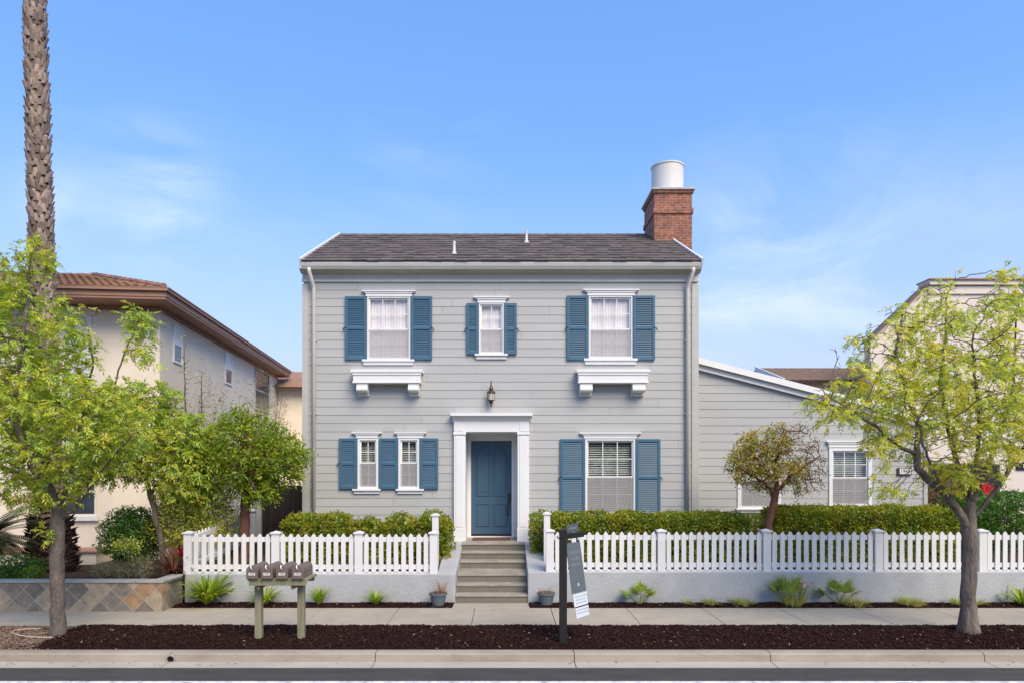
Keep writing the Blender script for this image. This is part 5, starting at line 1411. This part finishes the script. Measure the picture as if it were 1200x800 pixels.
for k in range(26):
    c = Vector((PX(1152 + random.gauss(0, 4), 15.75), 15.72 + random.uniform(-.05, .05), PZ(570 + random.gauss(0, 2.5), 15.75)))
    for q in range(5):
        a = q * 1.256; m.strip([c, c + Vector((.045 * math.cos(a), -.01, .045 * math.sin(a)))], [.015, .03], (-math.sin(a), 0, math.cos(a)))
m.build('flower', 'petal_red', fb)
bush('dark_shrub', (PX(1100, 16.9), 16.9, 1.6), (.5, .35, .9), 'dark rusty shrub in front of the board gate', 1500, 'leaf_rust', .06, .03, z0=.7)
bush('round_bush', (PX(156, 14.9), 14.9, 1.17), (.68, .6, .68), 'dense dark green rounded bush in front of the cream house', 10000, 'leaf_dark', .06, .032, z0=.4)
bush('olive_shrub', (PX(228, 14.9), 14.9, 1.55), (.95, .65, 1.05), 'olive green loose shrub behind the corner post of the picket fence', 11000, 'leaf_olive', .075, .032, z0=.5, lump=.4)
bush('grey_shrub', (PX(248, 18.2), 18.2, 3.5), (.85, .5, 1.65), 'sparse grey green shrub against the cream side wall', 2600, 'leaf_grey', .06, .022, z0=.6, lump=.6)
bush('grey_shrub', (PX(310, 18.4), 18.4, 3.6), (.75, .5, 1.8), 'taller sparse grey green shrub nearest the grey house corner', 2900, 'leaf_grey', .06, .022, z0=.6, lump=.6)
bush('lavender', (PX(119, 13.3), 13.3, .66), (.22, .2, .18), 'small grey green mound left of the staked sapling', 700, 'leaf_grey', .07, .008, z0=.48)
bush('lavender', (PX(143, 13.4), 13.4, .66), (.30, .22, .18), 'low grey green mound around the staked sapling', 700, 'leaf_grey', .07, .008, z0=.48)
bush('lavender', (PX(167, 13.3), 13.3, .70), (.26, .22, .24), 'silvery mound with dry tops right of the staked sapling', 800, 'leaf_grey', .08, .008, z0=.48)
bush('ground_shrub', (PX(22, 13.2), 13.2, .70), (.55, .3, .30), 'low bright green shrub at the foot of the palm', 2200, 'leaf_dark', .05, .028, z0=.48)
bush('ground_shrub', (PX(38, 12.95), 12.95, .62), (.22, .18, .18), 'small light green plant on the planter edge below the palm', 700, 'leaf_madrone', .05, .02, z0=.48)
strap_plant('cordyline', (PX(203, 13.7), 13.7, .5), 110, .85, .03, 'spiky bronze red cordyline beside the fence corner post', 'blade_red', 'plant', None, 1.25, .25)
rf = MB(); blades(rf, (PX(212, 13.75), 13.75, .85), 26, .30, .03, .7, .2); tag(rf.build('red_leaf_plant', 'petal_red', origin=(PX(212, 13.75), 13.75, .5)), 'dark red leafy plant touching the fence corner post', 'plant')
# sago palm at the picture edge
sg0 = (PX(-14, 14.3), 14.3, 1.1)
sago = thing('sago_palm', (sg0[0], sg0[1], .5), 'dark feathery sago palm at the picture edge in front of the cream house', 'palm')
m = MB(); m.lathe([(.16, -.6), (.19, -.2), (.17, .1), (.05, .2)], sg0, 12); m.build('trunk', 'palmcore', sago)
m = MB()
for k in range(44):
    a = k * 2.39996; e = random.uniform(.6, 1.75); d = Vector((math.cos(a) * math.sin(e), math.sin(a) * math.sin(e), math.cos(e)))
    p = Vector(sg0) + Vector((0, 0, .1)); pts = []
    L = random.uniform(.9, 1.15)
    for j in range(13):
        pts.append(p.copy()); p = p + d * (L / 12); d = (d + Vector((0, 0, -.075))).normalized()
    side = Vector((-math.sin(a), math.cos(a), 0))
    m.strip(pts, [.012] * 13, side)
    for j in range(1, 13):
        t = (pts[j] - pts[j - 1]).normalized()
        for sgn in (-1, 1):
            for q in (0, .5):
                b0 = pts[j - 1].lerp(pts[j], q); l = .17 * math.sin(math.pi * (j + .6) / 14.2) + .02
                tip = b0 + side * sgn * l + t * l * .6 - Vector((0, 0, .02))
                m.strip([b0, b0.lerp(tip, .6), tip], [.034, .030, .003], t)
m.build('frond', 'frond', sago)
# staked sapling
sp_c = (PX(150, 13.35), 13.35)
T = Tree(31); T.limb([(sp_c[0], sp_c[1], .46), (sp_c[0] + .01, sp_c[1], .8), (sp_c[0], sp_c[1], 1.02)], .08)
T.grow([((sp_c[0], sp_c[1], 1.12), (.30, .25, .18), 110)], .06, .08)
rt, _ = make_tree('sapling', (sp_c[0], sp_c[1], .46), 'thin staked sapling with a small light crown in the planter', 'sapling', T, .014, 'barklight', 'leaf_yg', 7, .05, .055, .024, 4, 1.0, .002)
m = MB(); m.tube([(sp_c[0] + .02, sp_c[1] - .02, .45), (sp_c[0] + .02, sp_c[1] - .02, .98)], .014, 6); m.build('stake', 'barklight', rt)

# ================================================================== trees
def P3(px, py, Y): return (PX(px, Y), Y, PZ(py, Y))
def blob(px, py, Y, rx, rz, ry, n): return (P3(px, py, Y), (rx, ry, rz), n)
# kerbside tree, right
Y0 = 10.83; T = Tree(5)
T.limb([(PX(1135, Y0), Y0, -.03), P3(1135, 700, Y0), P3(1136, 660, Y0), P3(1137, 628, Y0), P3(1138, 600, Y0)], .1)
for L_ in ([P3(1136, 622, Y0), P3(1123, 598, Y0 - .05), P3(1108, 578, Y0 - .1), P3(1092, 566, Y0 - .1), P3(1076, 548, Y0 - .1), P3(1075, 522, Y0 - .1), P3(1077, 500, Y0), P3(1066, 472, Y0), P3(1056, 440, Y0 + .1)],
           [P3(1074, 535, Y0 - .1), P3(1055, 524, Y0 - .2), P3(1030, 503, Y0 - .3), P3(1008, 487, Y0 - .3), P3(988, 474, Y0 - .3), P3(968, 462, Y0 - .3)],
           [P3(1104, 575, Y0 - .1), P3(1092, 548, Y0 - .3), P3(1082, 520, Y0 - .5), P3(1075, 490, Y0 - .6)],
           [P3(1138, 600, Y0), P3(1140, 565, Y0), P3(1146, 525, Y0), P3(1148, 480, Y0), P3(1142, 440, Y0), P3(1140, 390, Y0 + .1)],
           [P3(1138, 608, Y0), P3(1155, 590, Y0 - .1), P3(1175, 562, Y0 - .2), P3(1194, 534, Y0 - .2), P3(1216, 500, Y0 - .3), P3(1230, 440, Y0 - .3)],
           [P3(1139, 588, Y0), P3(1157, 548, Y0 + .3), P3(1170, 510, Y0 + .5), P3(1185, 470, Y0 + .7), P3(1190, 400, Y0 + .7)],
           [P3(1137, 592, Y0), P3(1124, 552, Y0 + .3), P3(1112, 505, Y0 + .5), P3(1102, 450, Y0 + .6), P3(1108, 390, Y0 + .6), P3(1110, 345, Y0 + .6)],
           [P3(1056, 445, Y0 + .1), P3(1050, 410, Y0 + .1), P3(1058, 370, Y0 + .2)]):
    T.limb(L_, .1)
T.grow([blob(1120, 480, Y0, 1.55, 1.15, 1.4, 620), blob(1190, 440, Y0, 1.1, 1.35, 1.3, 420), blob(1110, 400, Y0 + .3, 1.0, .75, .9, 170), blob(1030, 470, Y0 - .1, .9, .42, .7, 170),
        blob(975, 475, Y0 - .2, .5, .40, .5, 80), blob(1052, 574, Y0 - .3, .42, .16, .35, 34), blob(1030, 520, Y0 - .4, .4, .25, .4, 30), blob(1110, 555, Y0 - .2, .5, .35, .6, 60), blob(1108, 335, Y0 + .5, .28, .28, .3, 26), blob(1050, 365, Y0 + .2, .20, .30, .25, 16),
        blob(1000, 410, Y0, .45, .25, .4, 34), blob(1180, 320, Y0 + .4, .40, .18, .4, 16), blob(1030, 400, Y0, .35, .4, .4, 30), blob(1195, 345, Y0 + .2, .5, .3, .5, 40), blob(1072, 395, Y0 + .1, .5, .5, .5, 60), blob(1105, 350, Y0 + .4, .35, .4, .4, 36), blob(1012, 440, Y0 - .1, .45, .35, .5, 50)], .09, .125, 1.2, 80, dens=1.35)
make_tree('street_tree', (PX(1135, Y0), Y0, 0), 'airy yellow green kerbside tree with a multi forked grey trunk before the wing', 'tree', T, .110, 'bark', 'leaf_yg', 24, .095, .060, .021, 2, 1.75, .0035, 'kerbside trees in the mulch strip', power=.62, keep=clumpy(1.9, -.16, 3, ((6.02, 6.66), (2.30, 2.92))), pinnate=(4, .15, 9))
# kerbside tree, left
Y0 = 10.67; T = Tree(9)
T.limb([(PX(68, Y0), Y0, -.03), P3(67.5, 700, Y0), P3(67, 655, Y0), P3(68, 612, Y0), P3(68, 600, Y0)], .1)
for L_ in ([P3(68, 608, Y0), P3(88, 593, Y0 - .05), P3(103, 574, Y0 - .1), P3(128, 540, Y0 - .1), P3(158, 505, Y0 - .1)],
           [P3(67, 605, Y0), P3(46, 580, Y0 + .1), P3(24, 556, Y0 + .2), P3(-2, 545, Y0 + .2), P3(-30, 528, Y0 + .2)],
           [P3(67, 602, Y0), P3(58, 570, Y0 - .2), P3(38, 545, Y0 - .3), P3(18, 490, Y0 - .3), P3(24, 430, Y0 - .3), P3(30, 375, Y0 - .3), P3(36, 330, Y0 - .2)],
           [P3(68, 600, Y0), P3(86, 545, Y0 + .2), P3(98, 480, Y0 + .3), P3(108, 430, Y0 + .3), P3(104, 390, Y0 + .3), P3(98, 365, Y0 + .3)],
           [P3(102, 575, Y0 - .1), P3(118, 520, Y0 + .1), P3(132, 460, Y0 + .1), P3(142, 425, Y0 + .1), P3(152, 400, Y0 + .1), P3(166, 368, Y0 + .1)]):
    T.limb(L_, .1)
T.grow([blob(55, 500, Y0, 1.35, 1.0, 1.3, 620), blob(0, 430, Y0, 1.1, 1.15, 1.1, 420), blob(20, 350, Y0, .62, .70, .6, 150), blob(40, 303, Y0 - .1, .34, .36, .34, 60), blob(163, 378, Y0 + .1, .30, .30, .3, 42), blob(172, 415, Y0 + .1, .22, .22, .25, 18),
        blob(125, 500, Y0, .75, .65, .7, 150), blob(97, 358, Y0 + .3, .14, .12, .15, 8), blob(40, 570, Y0 - .1, .8, .38, .8, 120), blob(-60, 500, Y0, 1.2, 1.2, 1.1, 250), blob(75, 400, Y0, .45, .6, .6, 60), blob(50, 625, Y0 - .2, .22, .16, .2, 12)], .09, .125, 1.2, 80, dens=1.35)
make_tree('street_tree', (PX(68, Y0), Y0, 0), 'dense green kerbside tree with a slim grey trunk before the slate planter', 'tree', T, .102, 'barklight', 'leaf_green', 24, .095, .066, .023, 2, 1.3, .0035, 'kerbside trees in the mulch strip', power=.62, keep=clumpy(1.9, -.40, 8), pinnate=(4, .15, 9))
# garden tree behind the planter
Y0 = 14.4; T = Tree(12)
T.limb([(PX(194, Y0), Y0, .3), P3(188, 625, Y0), P3(178, 585, Y0), P3(170, 560, Y0), P3(158, 530, Y0)], .1)
for L_ in ([P3(176, 580, Y0), P3(200, 545, Y0), P3(222, 515, Y0)], [P3(168, 555, Y0), P3(180, 510, Y0 + .2), P3(188, 470, Y0 + .2)], [P3(160, 535, Y0), P3(130, 545, Y0 - .1), P3(105, 540, Y0 - .2)]):
    T.limb(L_, .1)
T.grow([blob(180, 520, Y0, 1.15, .85, .9, 420), blob(218, 525, Y0, .7, .75, .7, 200), blob(130, 540, Y0, .8, .5, .7, 150), blob(188, 470, Y0, .4, .35, .4, 50), blob(140, 480, Y0, .6, .6, .6, 110), blob(222, 560, Y0 - .1, .75, .6, .6, 170), blob(175, 470, Y0, .7, .5, .6, 120)], .11, .14, 1.2, 60, dens=1.6)
make_tree('garden_tree', (PX(194, Y0), Y0, .3), 'leaning yellow green tree between the round bush and the fence corner', 'tree', T, .062, 'bark', 'leaf_green', 20, .11, .085, .030, 2, 1.2, .004, keep=clumpy(2.0, -.35, 2), pinnate=(4, .19, 9))
# strawberry tree with a dense crown
Y0 = 14.7; T = Tree(14)
T.limb([(PX(287, Y0), Y0, .5), P3(287, 610, Y0), P3(288, 580, Y0), P3(288, 570, Y0)], .1)
for L_ in ([P3(288, 575, Y0), P3(265, 550, Y0), P3(248, 530, Y0)], [P3(288, 572, Y0), P3(310, 545, Y0), P3(335, 530, Y0)], [P3(288, 570, Y0), P3(285, 530, Y0 + .2), P3(288, 500, Y0 + .2)], [P3(288, 574, Y0), P3(290, 550, Y0 - .5), P3(292, 530, Y0 - .8)]):
    T.limb(L_, .1)
T.grow([blob(288, 535, Y0, 1.2, .88, 1.0, 700), blob(330, 540, Y0, .62, .62, .7, 180), blob(250, 545, Y0, .6, .65, .7, 160), blob(285, 495, Y0, .55, .32, .5, 70), blob(300, 575, Y0 - .3, .5, .3, .5, 60)], .10, .13, 1.2, 60, dens=1.5)
make_tree('evergreen_tree', (PX(287, Y0), Y0, .5), 'dense rounded bright green tree with a red brown trunk behind the picket fence', 'tree', T, .105, 'barkred', 'leaf_madrone', 22, .085, .095, .040, 3, 1.1, .005, droop=0.0, keep=clumpy(2.6, -.18, 5))
# small tree with a half bare crown
Y0 = 14.25; T = Tree(17)
T.limb([(PX(900, Y0), Y0, .5), P3(901, 612, Y0), P3(906, 590, Y0), P3(910, 572, Y0)], .08)
for L_ in ([P3(910, 574, Y0), P3(909, 550, Y0), P3(911, 525, Y0), P3(922, 505, Y0)], [P3(909, 578, Y0), P3(926, 558, Y0 - .1), P3(946, 544, Y0 - .1), P3(960, 534, Y0 - .1)], [P3(909, 576, Y0), P3(890, 562, Y0 - .2), P3(868, 548, Y0 - .2)], [P3(910, 565, Y0), P3(885, 535, Y0 + .2), P3(875, 520, Y0 + .2)]):
    T.limb(L_, .08)
T.grow([blob(902, 540, Y0, .85, .72, .7, 420), blob(925, 515, Y0, .62, .42, .5, 200), blob(945, 553, Y0, .42, .58, .5, 240), blob(868, 545, Y0, .35, .45, .45, 90)], .07, .095, 1.1, 60)
bx_ = PX(922, Y0)
def leafy(p):
    t = np.array([mnoise.noise(Vector((q[0] * 2.4, q[1] * 2.4, q[2] * 2.4 + 7))) for q in p])
    x_ = (p[:, 0] - bx_) / .4; h_ = (p[:, 2] - 2.75) / .45
    return (x_ + np.maximum(h_, -.4) * .55 + t * 2.2) < 0.20
rt, T = make_tree('small_tree', (PX(900, Y0), Y0, .5), 'small leaning red barked tree with a half bare crown in front of the wing', 'tree', T, .076, 'barkred', 'leaf_dry', 13, .06, .066, .032, 3, 1.1, .0022, keep=leafy, droop=0.0)
p, d = T.tips(2); k = rng.uniform(0, 1, len(p)) < np.where(leafy(p), .40, .9)
v, f = spray(p[k], d[k], 8, .05, .046, .021); npmesh('dry_leaves', v, f, 'leaf_rust', rt)
# bare saplings along the cream side wall
for i, (px_, py_, Y0, lab) in enumerate(((216, 400, 17.3, 'thin bare stemmed sapling with a few yellow leaves, nearest the two storey corner'), (236, 440, 17.6, 'thinner leafless sapling against the cream side wall'))):
    T = Tree(40 + i); T.limb([(PX(px_, Y0), Y0, .6), P3(px_ + 1, 500, Y0), P3(px_, py_ + 20, Y0), P3(px_ + 1, py_, Y0)], .12)
    T.grow([(P3(px_, (py_ + 500) / 2 - 10, Y0), (.35, .3, 1.0), 40)], .12, .2, .9, 20)
    make_tree('bare_sapling', (PX(px_, Y0), Y0, .6), lab, 'sapling', T, .022, 'barklight', 'leaf_yg', 3 if i == 0 else 1, .08, .07, .03, 1, 1, .004)

# trees across the road, seen mirrored in the panes
proto = None
for i, (x, y, s_) in enumerate(((-9, -17, 1.0), (-2.5, -20, 1.15), (4, -16, .95), (10.5, -19, 1.1), (17, -17, 1.0))):
    if proto is None:
        T = Tree(77); T.limb([(x, y, -.1), (x, y, 1.4), (x + .1, y, 2.4)], .2)
        T.grow([((x, y, 5.4), (3.9, 3.2, 3.4), 620)], .26, .36, 3, 50)
        rt, _ = make_tree('roadside_tree', (x, y, -.15), 'leafy green tree across the road, seen only mirrored in the window panes', 'tree', T, .17, 'bark', 'leaf_dark', 26, .30, .24, .11, 4, 1.2, .006, 'trees across the road')
        proto = rt
    else:
        c = proto.copy(); COL.objects.link(c); c.location = (x, y, -.15); c.rotation_euler = (0, 0, i * 1.3); c.scale = (s_, s_, s_)
        for ch in proto.children:
            d = ch.copy(); COL.objects.link(d); d.parent = c

# ================================================================== tall palm
Yp = 15.4
def pal_x(z): # the trunk leans a little
    return PX(62, Yp) + (PX(41, Yp) - PX(62, Yp)) * max(0, min(1, (z - .5) / 12.3)) ** .8
def pal_r(z):
    if z < 1.6: return .50 - .10 * (z - .3) / 1.3
    return .262 - .068 * min(1, (z - 1.6) / 11)
palm = thing('palm_tree', (pal_x(.5), Yp, .45), 'very tall palm whose shaggy trunk runs out of the picture top', 'palm tree')
m = MB(); zs = np.linspace(.3, 15.2, 60); m.tube([(pal_x(z), Yp, z) for z in zs], [pal_r(z) * .90 for z in zs], 20); m.build('trunk', 'palmcore', palm, smooth=True)
def boots(z0, z1, dz, per, out, up, wid, mat, name, jit=.5):
    m = MB(); z = z0; k = 0
    while z < z1:
        r = pal_r(z)
        for j in range(per):
            a = 2 * math.pi * (j + .5 * (k % 2)) / per + random.uniform(-.1, .1) * jit; zz = z + random.uniform(-.05, .05) * jit
            c, s_ = math.cos(a), math.sin(a); o = Vector((pal_x(zz), Yp, zz)); rad = Vector((c, s_, 0)); tan = Vector((-s_, c, 0))
            b0 = o + rad * r * .86; w = wid * random.uniform(.8, 1.2); u = up * random.uniform(.7, 1.2); q = out * random.uniform(.4, 1.3)
            tip = b0 + rad * (r * .14 + q) + UPV * u + tan * random.uniform(-.03, .03)
            p0, p1, p2 = b0 - tan * w / 2 - UPV * .05, b0 + tan * w / 2 - UPV * .05, b0 + rad * (r * .18 + q * .25) - UPV * .02
            t0, t1 = tip - tan * w * .2, tip + tan * w * .2
            m.add([p0, p1, p2, t0, t1, tip - rad * .03 + UPV * .0], [(0, 2, 3), (2, 1, 4), (2, 4, 3), (0, 3, 5), (1, 5, 4), (3, 4, 5)])
        z += dz; k += 1
    return m.build(name, mat, palm)
boots(1.75, 15.1, .10, 9, .055, .15, .16, 'palmboot', 'leaf_bases', 1.3)
boots(.42, 1.8, .055, 16, .10, .03, .16, 'palmskirt', 'fibre_skirt', 1.2)
m = MB(); top_ = Vector((pal_x(15.2), Yp, 15.2))
for k in range(46):
    a = k * 2.39996; e = .3 + 1.6 * (k / 46); d = Vector((math.cos(a) * math.sin(e), math.sin(a) * math.sin(e), math.cos(e)))
    hub = top_ + d * random.uniform(.9, 1.2); m.tube([top_, hub], [.03, .018], 5)
    fan(m, hub, d, 26, .95, .05, 3.6, .35)
m.build('crown', 'frond_green', palm)

# ================================================================== sky, sun, camera
SUN_EL, SUN_AZ = 46.0, 150.0     # azimuth measured clockwise from +Y
w = bpy.data.worlds.new('World'); scene.world = w; w.use_nodes = True
nt = NT.__new__(NT); nt.m = w; nt.t = w.node_tree; nt.n = nt.t.nodes; nt.n.clear()
out = nt.add('ShaderNodeOutputWorld'); bg = nt.add('ShaderNodeBackground'); bg.inputs['Strength'].default_value = 0.14
sky = nt.add('ShaderNodeTexSky'); sky.sky_type = 'NISHITA'; sky.sun_disc = False; sky.sun_elevation = R(SUN_EL); sky.sun_rotation = R(SUN_AZ)
sky.air_density = 1.0; sky.dust_density = 0.6; sky.ozone_density = 2.0; sky.altitude = 50
tc = nt.add('ShaderNodeTexCoord')
def dirpx(px, py): return Vector(((px - VX) / F, 1.0, (VY - py) / F)).normalized()
def wisp(px, py, size, rot, scale, stretch, lo, hi, amt, seed):
    """a patch of thin cirrus round one direction of the sky"""
    d = dirpx(px, py)
    dp = nt.add('ShaderNodeVectorMath', operation='DISTANCE'); nt.link(tc.outputs['Generated'], dp.inputs[0]); dp.inputs[1].default_value = d
    mr = nt.add('ShaderNodeMapRange', interpolation_type='SMOOTHSTEP'); mr.inputs['From Min'].default_value = 0; mr.inputs['From Max'].default_value = size; mr.inputs['To Min'].default_value = 1; mr.inputs['To Max'].default_value = 0
    nt.link(dp.outputs['Value'], mr.inputs['Value'])
    mp = nt.add('ShaderNodeMapping'); mp.inputs['Location'].default_value = (seed, seed * .7, 0); mp.inputs['Rotation'].default_value = (0, R(rot), 0); mp.inputs['Scale'].default_value = stretch
    nt.link(tc.outputs['Generated'], mp.inputs['Vector'])
    n = nt.add('ShaderNodeTexNoise', Scale=scale, Detail=9.0, Roughness=0.6, Distortion=0.7); nt.link(mp.outputs[0], n.inputs['Vector'])
    r = ramp(nt, n.outputs['Fac'], [(lo + .05, (0, 0, 0)), (hi, (1, 1, 1))]).outputs[0]
    return math_(nt, 'MULTIPLY', math_(nt, 'MULTIPLY', r, mr.outputs[0]), amt)
parts = [wisp(930, 345, .26, 12, 3.8, (1, 1, 2.6), .36, .74, 1.1, 3.1), wisp(870, 300, .20, -20, 4.5, (1, 1, 2.2), .35, .8, .8, 9.4), wisp(190, 225, .11, 48, 4.5, (1, 1, 5), .38, .75, .9, 5.3), wisp(500, 180, .14, 30, 3.8, (1, 1, 4), .4, .8, .5, 7.7),
         wisp(70, 235, .07, 10, 6, (1, 1, 2), .35, .7, .8, 2.2), wisp(1100, 300, .2, 8, 3.4, (1, 1, 3), .38, .85, .6, 1.2), wisp(300, 330, .35, 20, 3.5, (1, 1, 4), .45, .85, .35, 4.4), wisp(90, 80, .3, 35, 2.5, (1, 1, 3), .45, .85, .35, 8.8)]
tot = parts[0]
for p in parts[1:]: tot = math_(nt, 'ADD', tot, p)
tot = math_(nt, 'MULTIPLY', math_(nt, 'MINIMUM', tot, 1.0), 0.42)
hs = nt.add('ShaderNodeHueSaturation'); hs.inputs['Saturation'].default_value = 1.16; hs.inputs['Value'].default_value = 1.34; hs.inputs['Hue'].default_value = 0.505
nt.link(sky.outputs[0], hs.inputs['Color'])
base = mixc(nt, 0.40, hs.outputs[0], (1.0, 2.5, 5.2))     # thin even haze
sxyz = nt.add('ShaderNodeSeparateXYZ'); nt.link(tc.outputs['Generated'], sxyz.inputs[0])
hz = nt.add('ShaderNodeMapRange', interpolation_type='SMOOTHSTEP'); hz.inputs['From Min'].default_value = 0.0; hz.inputs['From Max'].default_value = 0.44; hz.inputs['To Min'].default_value = 0.97; hz.inputs['To Max'].default_value = 0.0
nt.link(sxyz.outputs[2], hz.inputs['Value'])
base = mixc(nt, hz.outputs[0], base, (2.8, 3.35, 4.5))      # low haze thickens towards the horizon
c = mixc(nt, tot, base, (5.3, 5.8, 6.3))
c = mixc(nt, 1.0, c, (1.0, 0.955, 1.0), 'MULTIPLY')
nt.link(c, bg.inputs['Color']); nt.link(bg.outputs[0], out.inputs['Surface'])

sl_ = bpy.data.lights.new('sun', 'SUN'); sl_.energy = 2.85; sl_.angle = R(38); sl_.color = (1.0, 0.85, 0.62)
so = bpy.data.objects.new('sun', sl_); COL.objects.link(so)
sd = Vector((math.sin(R(SUN_AZ)) * math.cos(R(SUN_EL)), math.cos(R(SUN_AZ)) * math.cos(R(SUN_EL)), math.sin(R(SUN_EL))))
so.rotation_euler = sd.to_track_quat('Z', 'Y').to_euler(); so.location = sd * 40

cam = bpy.data.cameras.new('camera'); cam.lens = 24; cam.sensor_width = 36; cam.sensor_fit = 'HORIZONTAL'
cam.shift_x = (600 - VX) / 1200; cam.shift_y = (VY - 400) / 1200; cam.clip_end = 2000; cam.clip_start = .05
co = bpy.data.objects.new('camera', cam); COL.objects.link(co); co.location = (0, 0, CH); co.rotation_euler = (math.pi / 2, 0, 0)
scene.camera = co
vs = scene.view_settings; vs.view_transform = 'Standard'; vs.look = 'None'; vs.exposure = 0.64; vs.gamma = 1.0; vs.use_curve_mapping = False
scene.cycles.max_bounces = 8; scene.cycles.transparent_max_bounces = 24
